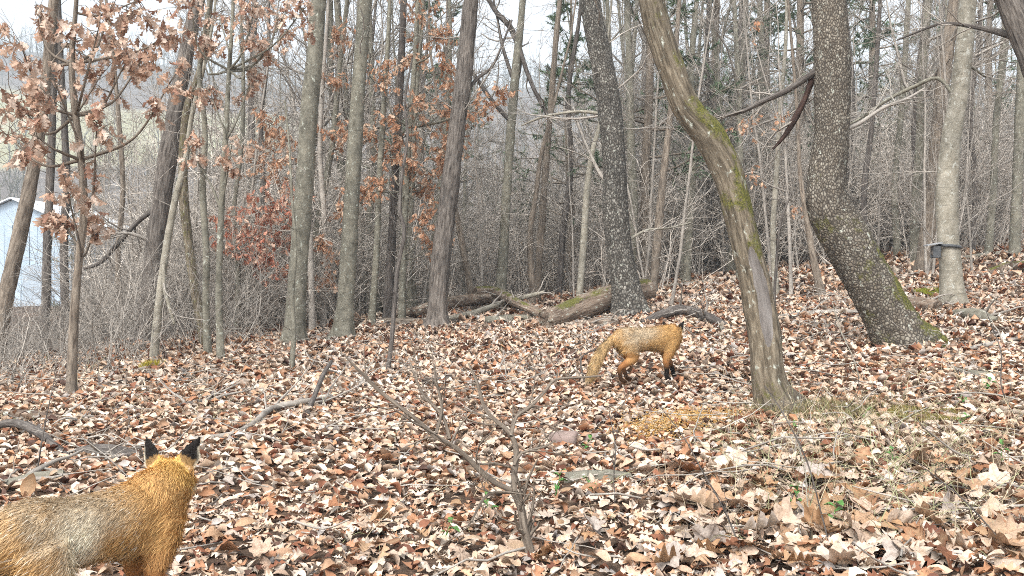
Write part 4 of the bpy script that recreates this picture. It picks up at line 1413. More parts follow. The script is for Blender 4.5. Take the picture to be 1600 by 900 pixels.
# ------------------------------------------------------------------ fallen logs and branches
def fallen(name, label, pts, mat, seed, lift=0.5, twigs=4, moss=0.0, segs=18, cat='branch', group=None, twl=(0.15, 0.5), arch=None, style='ridged', ends=True):
    """pts: (px, py, thickness px) where it lies on the floor; it rests on the leaves"""
    rng = np.random.default_rng(seed)
    P, R = [], []
    for i, (px, py, w) in enumerate(pts):
        g = on_ground(px, py)
        r = w / 2 / F * g[1] * 1.2
        up = r * lift + (arch[i] if arch else 0)
        P.append(g + np.array([0, 0, up]))
        R.append(r)
    P, R = np.array(P), np.array(R)
    base = np.array([P[:, 0].mean(), P[:, 1].mean(), gz(P[:, 0].mean(), P[:, 1].mean())])
    q = MB()
    PP, RR = resample(P, R, max(0.03, float(R.mean()) * 0.6))
    mossf = (lambda V, N, h: np.clip(moss * smooth(0.15, 0.85, N[..., 2]) * (0.35 + 1.1 * vnoise(V * 6, 5)), 0, 1)) if moss else None
    trunk_mesh(q, PP, RR, style, segs, max(0.025, float(R.mean()) * 0.5), 0.0, seed, mossf)
    if ends:                                            # close both broken ends with a ragged face
        V = np.concatenate(q.V)
        for s0, sgn in ((0, -1), (len(V) - segs, 1)):
            ring = V[s0:s0 + segs]
            c = ring.mean(0)
            ax = norm(PP[1] - PP[0]) if sgn < 0 else norm(PP[-1] - PP[-2])
            inner = c + (ring - c) * 0.55 + ax * sgn * rng.uniform(-0.3, 0.35, (segs, 1)) * R.mean()
            VV = np.vstack([ring, inner, [c - ax * sgn * 0.2 * R.mean()]])
            i = np.arange(segs)
            j = (i + 1) % segs
            colw = np.zeros((len(VV), 3))
            colw[segs:, 1] = 0.6 if not moss else 0.0
            q.add(VV, quads=np.stack([i, j, segs + j, segs + i], -1), tris=np.stack([segs + i, segs + j, 0 * i + 2 * segs], -1), col=colw)
    o = empty(name, base, label, cat, group)
    q.build('wood', mat, o, base)
    if twigs:
        t = MB()
        S, D, r, _ = kids(rng, PP[None], RR[None], twigs, 0.15, 1.0, 0.8, 0.3)
        D[:, 2] = np.abs(D[:, 2]) * 0.4 + 0.05
        P2 = grow(rng, S, D, rng.uniform(*twl, len(S)), 6, 0.18, -0.05)
        P2[:, :, 2] = np.maximum(P2[:, :, 2], ground_z(P2[:, :, 0], P2[:, :, 1]) + 0.015)
        R2 = np.maximum(taper(np.minimum(r * 0.5, 0.02), 6, 0.3), 0.0025)
        tubes(t, P2, R2, 5)
        S, D, r, _ = kids(rng, P2, R2, 2, 0.3, 1.0, 0.7, 0.3)
        P3 = grow(rng, S, D, rng.uniform(0.1, 0.3, len(S)), 4, 0.2, -0.03)
        tubes(t, P3, np.maximum(taper(r * 0.5, 4, 0.4), 0.002), 4)
        tag(t.build('twigs', BK['twig'], o, base), kind='stuff')
    return o


fallen('fallen_log', 'thick rotten log with a mossy top lying behind the walking fox', [(853, 512, 26), (890, 505, 32), (930, 497, 34), (975, 490, 33), (1012, 482, 28)], BK['log'], 501, 0.7, 6, 0.62, 24, 'log', twl=(0.2, 0.5), arch=[0.0, 0.04, 0.09, 0.14, 0.18])
fallen('fallen_log', 'dark split log leaning under the mossy log', [(900, 516, 12), (935, 512, 18), (965, 512, 20)], BK['log'], 502, 0.5, 3, 0.1, 16, 'log')
fallen('fallen_limb', 'long mossy fallen limb running behind the furrowed tree', [(602, 495, 10), (640, 499, 12), (680, 497, 15), (730, 492, 16), (775, 490, 16), (815, 493, 13), (848, 497, 8)], BK['log'], 503, 0.6, 7, 0.42, 16, 'limb', arch=[0.10, 0.07, 0.14, 0.18, 0.18, 0.12, 0.05], twl=(0.3, 0.9))
fallen('fallen_limb', 'mossy green limb stub lying on the long fallen limb', [(742, 490, 13), (775, 491, 15), (812, 497, 12), (845, 501, 8)], BK['log'], 504, 0.6, 3, 0.72, 14, 'limb', arch=[0.33, 0.31, 0.16, 0.06])
fallen('fallen_limb', 'bare grey limb slanting up across the long fallen limb', [(690, 503, 7), (740, 500, 8), (790, 496, 7), (850, 492, 5)], BK['pale'], 505, 0.6, 5, 0, 12, 'limb', arch=[0.0, 0.08, 0.22, 0.34])
fallen('fallen_limb', 'short brown limb under the long fallen limb', [(598, 505, 9), (640, 506, 11), (665, 505, 8)], BK['brown'], 506, 0.5, 3, 0.1, 12, 'limb')
fallen('fallen_limb', 'low grey limb piece in front of the tangle of fallen limbs', [(755, 504, 11), (790, 503, 13), (830, 500, 9)], BK['grey'], 507, 0.5, 4, 0.2, 12, 'limb')
fallen('fallen_branch', 'dark arched branch lying between the fox and the crooked oak', [(1002, 508, 7), (1030, 503, 11), (1065, 502, 13), (1105, 508, 12), (1140, 514, 7)], BK['dark'], 508, 0.7, 7, 0, 14, arch=[0, 0.04, 0.10, 0.06, 0.0])
fallen('fallen_branch', 'pale stub of split wood at the end of the dark arched branch', [(1118, 498, 4), (1124, 508, 7), (1130, 517, 6)], BK['pale'], 509, 0.6, 0, 0, 10)
fallen('fallen_log', 'short grey log lying behind the leaning scaly barked tree', [(1402, 482, 16), (1430, 483, 20), (1465, 487, 18)], BK['log'], 510, 0.7, 2, 0.15, 18, 'log')
fallen('fallen_log', 'grey rotting log end at the foot of the pale barked tree', [(1492, 494, 12), (1525, 498, 18), (1556, 505, 10)], BK['grey'], 511, 0.5, 4, 0.1, 16, 'log')
fallen('fallen_branch', 'long thin branch lying across the slope behind the crooked oak', [(1215, 498, 6), (1270, 492, 7), (1320, 490, 6), (1350, 488, 4)], BK['twig'], 512, 0.7, 5, 0, 10)
fallen('fallen_branch', 'pale branch lying below the long thin branch on the slope', [(1225, 508, 5), (1280, 512, 6), (1330, 514, 4)], BK['pale'], 513, 0.7, 4, 0, 10)
fallen('fallen_log', 'grey limbs piled high on the slope with moss at one end', [(1545, 428, 8), (1575, 424, 14), (1612, 424, 16), (1640, 425, 14)], BK['log'], 514, 0.7, 4, 0.7, 14, 'log')
fallen('fallen_branch', 'thin pale branch lying near the crest of the slope', [(1500, 405, 4), (1550, 400, 6), (1600, 396, 6), (1640, 395, 5)], BK['pale'], 515, 0.8, 5, 0, 10)
fallen('fallen_branch', 'forked dark snag standing on the slope past the pale barked tree', [(1520, 366, 5), (1532, 378, 7), (1545, 392, 7)], BK['dark'], 516, 0.6, 5, 0, 10)
fallen('fallen_branch', 'pale fallen branch behind the crooked oak at the edge of the woods', [(1040, 448, 4), (1080, 446, 6), (1120, 442, 6), (1145, 440, 4)], BK['pale'], 517, 0.7, 4, 0, 10)
fallen('fallen_branch', 'curved dark branch bent over the leaves behind the near fox', [(-20, 678, 9), (20, 678, 11), (55, 690, 12), (85, 706, 10), (108, 718, 7)], BK['dark'], 518, 0.7, 2, 0, 14, arch=[0.02, 0.05, 0.05, 0.02, 0])
fallen('fallen_log', 'short grey weathered log beyond the ears of the near fox', [(122, 716, 20), (155, 714, 25), (190, 718, 25), (224, 726, 18)], BK['dark'], 519, 0.4, 3, 0.1, 18, 'log')
fallen('fallen_log', 'grey half buried log beside the near fox', [(-30, 772, 14), (10, 766, 20), (55, 758, 23), (100, 752, 20)], BK['grey'], 520, 0.5, 2, 0.05, 18, 'log')
fallen('fallen_branch', 'dark stick poking in above the half buried log', [(-20, 735, 10), (25, 742, 9), (60, 750, 6)], BK['dark'], 521, 0.8, 2, 0, 12)
fallen('fallen_branch', 'long mossy grey branch lying along the foot of the brush', [(-20, 656, 14), (40, 654, 16), (95, 660, 12), (150, 668, 8)], BK['log'], 522, 0.5, 6, 0.2, 14)
fallen('fallen_branch', 'rotting branch piece at the top of the leaf slope beside the brush', [(275, 640, 9), (310, 636, 12), (345, 632, 9)], BK['dark'], 523, 0.6, 4, 0, 12)
fallen('fallen_branch', 'long forked grey branch sweeping over the leaves', [(300, 690, 7), (360, 686, 8), (395, 672, 8), (425, 652, 8), (480, 640, 8), (520, 630, 5)], BK['twig'], 524, 0.9, 7, 0, 12, twl=(0.3, 0.8), arch=[0, 0.01, 0.02, 0.04, 0.04, 0.03])
fallen('fallen_branch', 'straight low grey stick crossing the forked branch', [(310, 697, 6), (370, 692, 7), (430, 690, 6), (480, 696, 4)], BK['grey'], 525, 0.9, 3, 0, 10)
fallen('fallen_branch', 'upright broken stick leaning out of the leaves', [(478, 656, 7), (490, 645, 7), (505, 632, 6), (518, 622, 4)], BK['dark'], 526, 1.0, 2, 0, 10, arch=[0, 0.08, 0.2, 0.28])
fallen('fallen_branch', 'thin dark branch lying on the leaves before the walking fox', [(650, 600, 5), (720, 592, 6), (790, 584, 6), (850, 586, 5), (900, 592, 3)], BK['dark'], 527, 1.0, 8, 0, 10, twl=(0.2, 0.6))
fallen('fallen_branch', 'thin crooked branch lying near the slim dark stem', [(520, 610, 4), (575, 602, 5), (620, 596, 5), (660, 588, 3)], BK['twig'], 528, 1.0, 6, 0, 10)
fallen('fallen_branch', 'pale stick lying to the side of the flat stone', [(985, 700, 5), (1020, 705, 6), (1075, 712, 4)], BK['grey'], 529, 1.0, 2, 0, 10)
fallen('fallen_branch', 'slim grey branch lying upslope of the green sprigs', [(1400, 575, 4), (1460, 560, 6), (1530, 545, 6), (1610, 528, 5)], BK['twig'], 530, 1.0, 6, 0, 10, twl=(0.2, 0.6))
fallen('fallen_branch', 'short thick stick on the slope below the slim grey branch', [(1475, 580, 8), (1520, 588, 10), (1560, 590, 7)], BK['grey'], 531, 0.7, 2, 0, 12)
fallen('wood_slab', 'flat weathered slab of grey wood sunk in the leaves', [(886, 752, 20), (915, 752, 26), (950, 750, 24), (985, 748, 14)], BK['grey'], 532, 0.1, 0, 0.15, 20, 'wood')


# ------------------------------------------------------------------ stone, corn, moss, plants
def stone(name, label, px, py, w, h, seed, mat):
    rng = np.random.default_rng(seed)
    g = on_ground(px, py)
    k, q = 16, MB()
    u = np.linspace(0, math.pi, 11)
    v = np.linspace(0, 2 * math.pi, k, endpoint=False)
    U, W = np.meshgrid(u, v, indexing='ij')
    D = np.stack([np.sin(U) * np.cos(W), np.sin(U) * np.sin(W), np.cos(U)], -1)
    S = np.sign(D) * np.abs(D) ** 0.55                      # blocky
    S = S * (1 + 0.30 * (vnoise(D * 1.7 + seed, seed) - 0.5) + 0.12 * (vnoise(D * 5 + seed, seed + 1) - 0.5))[..., None]
    S = S * np.array([w / 2, w * 0.38, h * 0.75])
    S[..., 2] += 0.12 * S[..., 0]
    i = np.arange(11 * k).reshape(11, k)
    j = np.roll(i, -1, 1)
    Q = np.stack([i[:-1], i[1:], j[1:], j[:-1]], -1).reshape(-1, 4)
    q.add(S.reshape(-1, 3) + g + np.array([0, 0, h * 0.35]), quads=Q)
    return tag(q.build(name, mat, None, g, shade=True), label, 'stone')


M_STONE = plain('pink_sandstone', (0.16, 0.115, 0.10), (0.29, 0.225, 0.20), 16, 0.9, 0.5)
stone('stone', 'flat pinkish stone sitting on the leaves', 880, 696, 0.17, 0.07, 5, M_STONE)
stone('stone', 'small grey pink stone beside the larger flat stone', 928, 688, 0.10, 0.035, 9, M_STONE)
M_WHITE = plain('pale_stone', (0.50, 0.47, 0.44), (0.72, 0.70, 0.66), 20, 0.8, 0.3)
stone('stone', 'small whitish stone beneath the tangle of fallen limbs', 743, 500, 0.16, 0.06, 12, M_WHITE)

rng = np.random.default_rng(121)
corn = MB()
n_ = 5200
cc = on_ground(1060, 668)
a = rng.uniform(0, 6.28, n_)
rr = np.abs(rng.normal(0, 0.62, n_)) ** 0.8 * (1 + 0.25 * np.sin(a * 3 + 1) + 0.15 * np.sin(a * 7))
x = cc[0] + rr * np.cos(a) * 0.37
y = cc[1] + rr * np.sin(a) * 0.46 + 0.25 * rr * np.cos(a) * 0.37
z = ground_z(x, y) + 0.048 + rng.uniform(-0.02, 0.016, n_) - 0.012 * np.minimum(rr, 1.5) ** 2
oc = np.array([(1, 0, 0), (0, 0.8, 0), (-0.6, 0, 0), (0, -0.8, 0), (0.1, 0, 0.55), (0.1, 0, -0.55)])
ot = np.array([(0, 1, 4), (1, 2, 4), (2, 3, 4), (3, 0, 4), (1, 0, 5), (2, 1, 5), (3, 2, 5), (0, 3, 5)])
R = rot_from(rng.uniform(0, 6.28, n_), rng.uniform(0, 6.28, n_), np.abs(rng.normal(0, 0.5, n_)), rng.normal(0, 0.6, n_))
W = np.einsum('mij,kj->mki', R, oc) * rng.uniform(0.0055, 0.0085, n_)[:, None, None] + np.stack([x, y, z], -1)[:, None, :]
cl = np.array([(0.42, 0.235, 0.07), (0.46, 0.30, 0.11), (0.36, 0.18, 0.05), (0.45, 0.33, 0.19)])[rng.integers(0, 4, n_)] * rng.uniform(0.8, 1.1, (n_, 1))
corn.add(W.reshape(-1, 3), tris=(ot[None] + (np.arange(n_) * 6)[:, None, None]).reshape(-1, 3), col=np.repeat(cl, 6, 0))
M_VC = vcol_mat('corn_kernels', 0.6)
tag(corn.build('corn_kernels', M_VC, shade=False), 'spread of golden corn kernels poured on the leaves by the crooked oak', 'corn', None, 'stuff')

M_MOSS = vcol_mat('moss', 0.95)


def moss_patch(label, px, py, rx, ry, n_, seed, pal=((0.16, 0.16, 0.03), (0.26, 0.22, 0.05), (0.33, 0.28, 0.09), (0.10, 0.12, 0.03)), h=0.022):
    rng = np.random.default_rng(seed)
    c = on_ground(px, py)
    a = rng.uniform(0, 6.28, n_)
    rr = np.sqrt(rng.uniform(0, 1, n_)) * (1 + 0.3 * np.sin(a * 3 + seed) + 0.2 * np.sin(a * 5))
    x, y = c[0] + rr * np.cos(a) * rx, c[1] + rr * np.sin(a) * ry
    z = ground_z(x, y) + 0.035 + 0.03 * vnoise(np.stack([x * 9, y * 9, 0 * x], -1), seed)
    q = MB()
    D = np.stack([rng.normal(size=n_) * 0.5, rng.normal(size=n_) * 0.5, np.ones(n_)], -1)
    pal = np.array(pal)
    blades(q, rng, np.stack([x, y, z], -1), D, rng.uniform(0.5, 1.2, n_) * h, rng.uniform(0.0015, 0.003, n_), pal[rng.integers(0, len(pal), n_)])
    return tag(q.build('moss', M_MOSS, shade=False), label, 'moss', None, 'stuff')


moss_patch('yellow green moss patch on the leaves downslope of the scaly barked tree', 1428, 662, 0.24, 0.26, 3800, 31, ((0.14, 0.13, 0.03), (0.22, 0.18, 0.05), (0.26, 0.20, 0.09), (0.10, 0.10, 0.03)), 0.016)
moss_patch('thin mossy grass round the foot of the crooked oak', 1290, 655, 0.38, 0.26, 1300, 32, ((0.16, 0.14, 0.06), (0.26, 0.21, 0.12), (0.12, 0.12, 0.05)), 0.045)
moss_patch('green moss tuft at the foot of the pale barked tree', 1452, 462, 0.16, 0.3, 2500, 33, ((0.25, 0.25, 0.03), (0.16, 0.18, 0.03)), 0.03)
moss_patch('yellow tuft at the foot of the thin pale tree', 237, 580, 0.10, 0.12, 700, 34, ((0.42, 0.34, 0.03), (0.30, 0.26, 0.04)), 0.07)

# dry grass and stalks that stand in the leaves near the crooked oak
gs = MB()
n_ = 2400
rng = np.random.default_rng(131)
px = np.concatenate([rng.uniform(1120, 1620, 900), rng.uniform(0, 520, 400), rng.uniform(520, 1120, 200), np.clip(rng.normal(1330, 130, 900), 1150, 1620)])
py = np.concatenate([rng.uniform(600, 860, 900), rng.uniform(570, 680, 400), rng.uniform(520, 860, 200), np.clip(rng.normal(690, 35, 900), 620, 800)])
G = np.array([on_ground(a_, b_) for a_, b_ in zip(px, py)])
D = np.stack([rng.normal(size=n_) * 0.9, rng.normal(size=n_) * 0.9, np.ones(n_)], -1)
P = grow(rng, G, D, rng.uniform(0.08, 0.32, n_), 5, 0.18, -0.18)
pal = np.array([(0.44, 0.37, 0.25), (0.32, 0.26, 0.18), (0.20, 0.15, 0.11), (0.28, 0.29, 0.16)])
tubes(gs, P, taper(rng.uniform(0.0010, 0.0022, n_), 5, 0.4), 3, col=pal[rng.integers(0, 4, n_)])
tag(gs.build('dry_grass', vcol_mat('dry_grass', 0.8), shade=False), 'sparse dry stalks poking out of the leaves', 'grass', None, 'stuff')

# green sprigs
m_green = plain('green_leaf', (0.045, 0.13, 0.03), (0.12, 0.27, 0.07), 8, 0.5, 0.1)
q = MB()
tpl = strip_leaf(np.array([.01, .22, .30, .22, 0]), np.linspace(0, 1, 5), 0.8, -0.4)
q.add(tpl[0] + np.array([0.5, 0, 0]), quads=tpl[1])
sprig_leaf = q.mesh('leaf', m_green)
SPR = [(765, 812, 'green sprig beside the stem of the forked sapling'), (690, 856, 'small green shoot on the leaves below the forked sapling'), (868, 782, 'tiny green shoot near the sunk wood slab'), (928, 776, 'green seedling by the sunk wood slab'), (1505, 642, 'green sprig past the yellow green moss patch'),
       (1493, 675, 'broad green sprig beside the yellow green moss patch'), (1395, 728, 'green sprig amid the broad fallen leaves'), (1565, 735, 'leafy green sprig among the pale dead leaves upslope'), (1307, 830, 'slender green shoot among broad dead leaves'), (1240, 806, 'small green shoot beside a torn pale leaf'),
       (1232, 682, 'green shoot by the foot of the crooked oak'), (1540, 618, 'far green sprig on the slope below the short thick stick'), (1345, 665, 'green shoot between the crooked oak and the moss'), (910, 712, 'green shoot close to the flat stone')]
import mathutils
for i, (px, py, lab) in enumerate(SPR):
    g = on_ground(px, py, 0.02)
    rng = np.random.default_rng(600 + i)
    o = empty('green_sprig', g, lab, 'plant', 'green sprigs in the leaves')
    s_ = MB()
    k = 4 + i % 3
    P = grow(rng, np.zeros((1, 3)), np.array([[rng.normal() * 0.4, rng.normal() * 0.4, 1]]), np.array([rng.uniform(0.07, 0.12)]), 6, 0.12, 0.0)
    tubes(s_, P, taper(np.array([0.002]), 6, 0.5), 5)
    s_.build('stem', m_green, o)
    for j in range(k):
        lf = bpy.data.objects.new('leaf', sprig_leaf)
        COL.objects.link(lf)
        lf.parent = o
        M = np.eye(4)
        xx = norm(np.array([math.cos(j * 2.4 + i), math.sin(j * 2.4 + i), rng.uniform(-0.2, 0.6)]))
        yy = norm(np.cross([0, 0, 1], xx))
        M[:3, :3] = np.stack([xx, yy, np.cross(xx, yy)], -1) * rng.uniform(0.025, 0.05)
        M[:3, 3] = P[0, 1 + j % 5]
        lf.matrix_local = mathutils.Matrix(M.tolist())


# ------------------------------------------------------------------ saplings and canes close by
def cane(name, label, paths, mat, d=None, cat='sapling', group=None, twigs=0, seed=0, segs=8, depth=None):
    """paths: list of (part name, [(px, py, width px)...], end depth offset); the first starts on the ground"""
    rng = np.random.default_rng(seed)
    px, py, _ = paths[0][1][0]
    g = on_ground(px, py)
    d = g[1]
    root = empty(name, g, label, cat, group)
    tm = MB()
    for nm, pts, off in paths:
        P, R = px_path(pts, d)
        R = R * (1.25 if name == 'forked_sapling' else 1.15)
        P = P + np.linspace(0, 1, len(P))[:, None] * np.array([0, off, 0])
        if nm == 'stem':
            P = np.vstack([P[0] - np.array([0, 0, 0.08]), P])
            R = np.concatenate([[R[0] * 1.15], R])
        P = P + rng.normal(size=P.shape) * 0.004
        P, R = resample(P, R, 0.025)
        q = MB()
        tubes(q, P[None], R[None], segs)
        q.build(nm, mat, root, g)
        if twigs:
            S, D, r, _ = kids(rng, P[None], R[None], twigs, 0.25, 1.0, 0.8, 0.3)
            P2 = grow(rng, S, D, rng.uniform(0.05, 0.22, len(S)), 5, 0.22, 0.03)
            R2 = np.maximum(taper(r * 0.5, 5, 0.4), 0.0011)
            tubes(tm, P2, R2, 4)
            S, D, r, _ = kids(rng, P2, R2, 2, 0.3, 1.0, 0.7, 0.3)
            P3 = grow(rng, S, D, rng.uniform(0.03, 0.1, len(S)), 4, 0.22, 0.03)
            tubes(tm, P3, np.maximum(taper(r * 0.6, 4, 0.5), 0.0008), 4)
    if tm.n:
        tag(tm.build('twigs', mat, root, g), kind='stuff')
    return root


cane('forked_sapling', 'bare forked sapling with knobbly grey twigs standing in the leaves', [
    ('stem', [(828, 872, 17), (818, 830, 14), (810, 795, 13), (802, 768, 13)], 0.05),
    ('branch', [(802, 768, 10), (803, 735, 10), (807, 708, 9), (797, 684, 8), (772, 660, 7), (755, 640, 6), (742, 610, 6), (728, 575, 3)], 0.15),
    ('branch', [(800, 766, 9), (770, 750, 9), (744, 724, 9), (715, 697, 8), (680, 675, 8), (650, 647, 7), (600, 610, 6), (570, 576, 5), (548, 550, 3)], -0.1),
    ('branch', [(682, 676, 6), (686, 640, 5), (680, 600, 4), (676, 575, 3)], 0.15),
    ('branch', [(702, 686, 6), (690, 656, 5), (662, 628, 5), (642, 600, 4), (632, 572, 3)], 0.2),
    ('branch', [(797, 684, 6), (806, 655, 6), (832, 640, 6), (850, 620, 5), (872, 604, 5), (908, 605, 4), (958, 601, 3)], 0.3),
    ('branch', [(804, 725, 5), (815, 712, 5), (850, 703, 4), (872, 698, 3)], 0.1),
    ('branch', [(800, 768, 6), (766, 768, 5), (748, 782, 4), (742, 795, 3)], -0.2),
    ('branch', [(798, 730, 4), (775, 720, 4), (745, 720, 3), (748, 690, 3), (768, 668, 2)], -0.1)],
     BK['brown'], twigs=8, seed=801)
cane('slim_sapling', 'slim dark crooked stem rising from the open leaf floor', [
    ('stem', [(605, 585, 9), (611, 535, 8), (614, 480, 8), (619, 425, 7), (629, 362, 7), (621, 325, 6), (624, 270, 5), (632, 210, 5), (628, 150, 4), (640, 80, 3)], 0.3)], BK['dark'], twigs=10, seed=802)
cane('slim_sapling', 'slim pale stem growing in front of the broad greyish trunk', [('stem', [(456, 580, 10), (458, 520, 9), (455, 460, 8), (459, 390, 6), (452, 310, 5), (446, 230, 4), (438, 150, 3)], 0.2)], BK['grey'], twigs=6, seed=803)
cane('slim_sapling', 'thin upright twig stem beside the crooked oak', [('stem', [(1214, 560, 6), (1211, 480, 5), (1214, 420, 5), (1222, 350, 4), (1240, 300, 3)], 0.1)], BK['dark'], twigs=7, seed=804)
CANES = [([(1164, 872, 5), (1135, 800, 4), (1105, 745, 4), (1080, 690, 3), (1040, 640, 2)], 'dark thin cane arching over the corn'), ([(1300, 860, 5), (1285, 800, 4), (1268, 730, 4), (1240, 660, 4), (1215, 610, 3)], 'dark thin cane leaning before the foot of the crooked oak'),
         ([(1580, 870, 4), (1530, 800, 4), (1480, 750, 3), (1430, 715, 2)], 'dark cane lying low over the broad leaves'), ([(1268, 850, 3), (1266, 780, 3), (1271, 735, 3), (1262, 690, 2)], 'straight straw coloured stalk amid broad dead leaves'),
         ([(963, 790, 4), (960, 750, 3), (966, 705, 3), (958, 650, 2)], 'tiny dark stem rising behind the sunk wood slab'), ([(55, 750, 4), (58, 700, 4), (61, 640, 3), (66, 585, 2)], 'straight dark stem rising above the half buried log'),
         ([(1590, 660, 4), (1570, 610, 3), (1580, 550, 3), (1565, 490, 2)], 'thin stem sprouting upslope of the moss patch'), ([(1345, 600, 4), (1335, 560, 3), (1322, 520, 3), (1312, 470, 2)], 'pale curved stem at the foot of the scaly barked tree'),
         ([(915, 600, 5), (908, 570, 5), (912, 556, 4), (935, 545, 4), (950, 538, 3)], 'dark thin stem beside the walking fox tail')]
for i, (pts, lab) in enumerate(CANES):
    cane('cane', lab, [('stem', [(a_, b_, c_ * 0.7) for a_, b_, c_ in pts], 0.15)], BK['pale'] if 'straw' in lab or 'pale' in lab else BK['dark'], twigs=3, seed=820 + i, cat='stem', group='thin canes in the leaves', segs=6)

# ------------------------------------------------------------------ camera box on the pale tree
bx = at(1462, 394, 10.92)
root = empty('camera_box', bx, 'small dark camera box with a pale rain hood strapped to the pale barked tree', 'camera')


def box_mesh(mb, c, s_, R=None):
    x, y, z = np.array(s_) / 2
    V = np.array([(-x, -y, -z), (x, -y, -z), (x, y, -z), (-x, y, -z), (-x, -y, z), (x, -y, z), (x, y, z), (-x, y, z)])
    if R is not None:
        V = V @ np.asarray(R).T
    mb.add(V + np.asarray(c), quads=[(0, 3, 2, 1), (4, 5, 6, 7), (0, 1, 5, 4), (1, 2, 6, 5), (2, 3, 7, 6), (3, 0, 4, 7)])


def rotY(a):
    return np.array([[math.cos(a), 0, math.sin(a)], [0, 1, 0], [-math.sin(a), 0, math.cos(a)]])


M_BOX = plain('dark_plastic', (0.05, 0.055, 0.06), (0.10, 0.105, 0.11), 30, 0.6, 0.1)
M_HOOD = plain('pale_hood', (0.24, 0.25, 0.26), (0.36, 0.37, 0.38), 12, 0.7, 0.1)
q = MB()
box_mesh(q, bx, (0.085, 0.09, 0.13))
o = q.build('housing', M_BOX, root, bx, False)
bm_ = o.modifiers.new('bevel', 'BEVEL')
bm_.width = 0.008
bm_.segments = 2
q = MB()
box_mesh(q, bx + np.array([-0.03, 0, 0.088]), (0.17, 0.12, 0.012), rotY(-0.17))
q.build('hood', M_HOOD, root, bx, False)
q = MB()
box_mesh(q, bx + np.array([-0.045, -0.01, -0.005]), (0.012, 0.045, 0.045))
q.build('lens_panel', BK['dark'], root, bx, False)
q = MB()
tc_ = at(1481, 386, 11.0)
th = np.linspace(0, 2 * math.pi, 33)[:-1]
rs = 0.140
ring = np.stack([tc_[0] + rs * np.cos(th), tc_[1] + rs * np.sin(th), tc_[2] + 0.018 * np.cos(th + 2.5)], -1)
V = np.vstack([ring + np.array([0, 0, 0.016]), ring - np.array([0, 0, 0.016])])
i = np.arange(32)
j = (i + 1) % 32
q.add(V, quads=np.stack([i, j, 32 + j, 32 + i], -1))
o = q.build('strap', M_BOX, root, bx)
sm = o.modifiers.new('thick', 'SOLIDIFY')
sm.thickness = 0.004
sm.offset = 1

# ------------------------------------------------------------------ barn and house beyond the brush
M_METAL, n, l, b = new_mat('white_metal_siding', 0.45)
tcv = attr(n, 'bc').outputs['Vector']
r = ramp(n, [(0.3, (0.34, 0.43, 0.52)), (0.7, (0.44, 0.53, 0.62))])
l.new(noise(n, l, mapped(n, l, tcv, (2, 2, 0.4)), 1.0, 5), r.inputs[0])
l.new(r.outputs[0], b.inputs['Base Color'])
bd = 58.0
p0 = at(-70, 446, bd)
p1 = at(112, 446, bd)
gzb = gz(p0[0], bd)
root = empty('barn', (p1[0], bd, gzb), 'pale blue metal sided barn glimpsed through the trunks', 'barn')
w_ = p1[0] - p0[0]
hb = at(0, 352, bd)[2] - gzb
org = (p1[0], bd, gzb)
npan = 14
for i in range(npan):
    q = MB()
    xa = p0[0] + w_ * i / npan
    box_mesh(q, (xa + w_ / npan / 2, bd + 0.03 * (i % 2), gzb + hb / 2 - 0.2), (w_ / npan - 0.03, 0.12, hb + 0.4))
    q.build('panel', M_METAL, root, org, False)
q = MB()
xc, dep = (p0[0] + p1[0]) / 2, 10.0
zt, zr = gzb + hb, gzb + hb + 1.5
box_mesh(q, (xc, bd + dep / 2 + 0.15, gzb + hb / 2 - 0.25), (w_ - 0.1, dep - 0.1, hb + 0.3))
q.add([(p0[0], bd + 0.02, zt), (p1[0], bd + 0.02, zt), (xc, bd + 0.02, zr), (p0[0], bd + dep, zt), (p1[0], bd + dep, zt), (xc, bd + dep, zr)], tris=[(0, 1, 2), (4, 3, 5)])
q.build('wall', M_METAL, root, org, False)
q = MB()
for sx in (-1, 1):
    a_ = np.array([xc, bd - 0.3, zr + 0.06])
    e_ = np.array([xc + sx * (w_ / 2 + 0.3), bd - 0.3, zt - 0.10])
    dv = np.array([0, dep + 0.6, 0])
    up = np.array([0, 0, 0.08])
    q.add([a_, e_, e_ + dv, a_ + dv, a_ + up, e_ + up, e_ + dv + up, a_ + dv + up], quads=[(0, 1, 2, 3), (4, 5, 6, 7), (0, 1, 5, 4), (1, 2, 6, 5), (2, 3, 7, 6)])
q.build('roof', plain('pale_roof_metal', (0.66, 0.70, 0.74), (0.80, 0.83, 0.86), 3, 0.4, 0.05), root, org, False)
q = MB()
box_mesh(q, (p1[0] - 2.0, bd - 0.09, gzb + 1.2), (1.6, 0.08, 2.4))
q.build('door', plain('barn_door', (0.30, 0.36, 0.42), (0.40, 0.46, 0.52), 4, 0.6, 0.1), root, org, False)

hd = 66.0
h0, h1 = at(188, 448, hd), at(300, 448, hd)
gzh = gz(h0[0], hd)
hw_ = h1[0] - h0[0]
root = empty('house', (h0[0], hd, gzh), 'small tan house hidden behind the brush and the dark leaning trunk', 'house')
org = (h0[0], hd, gzh)
M_SIDE = plain('tan_siding', (0.33, 0.29, 0.25), (0.42, 0.38, 0.33), 6, 0.8, 0.1)
M_TRIM = plain('white_trim', (0.70, 0.70, 0.68), (0.82, 0.82, 0.80), 6, 0.6, 0.05)
M_PANE, n, l, b = new_mat('window_glass', 0.08)
b.inputs['Base Color'].default_value = (0.05, 0.06, 0.07, 1)
b.inputs['Specular IOR Level'].default_value = 0.6
hh_ = at(0, 378, hd)[2] - gzh
q = MB()
box_mesh(q, (h0[0] + hw_ / 2, hd + 3, gzh + hh_ / 2 - 0.2), (hw_, 6, hh_ + 0.4))
q.build('wall', M_SIDE, root, org, False)
q = MB()
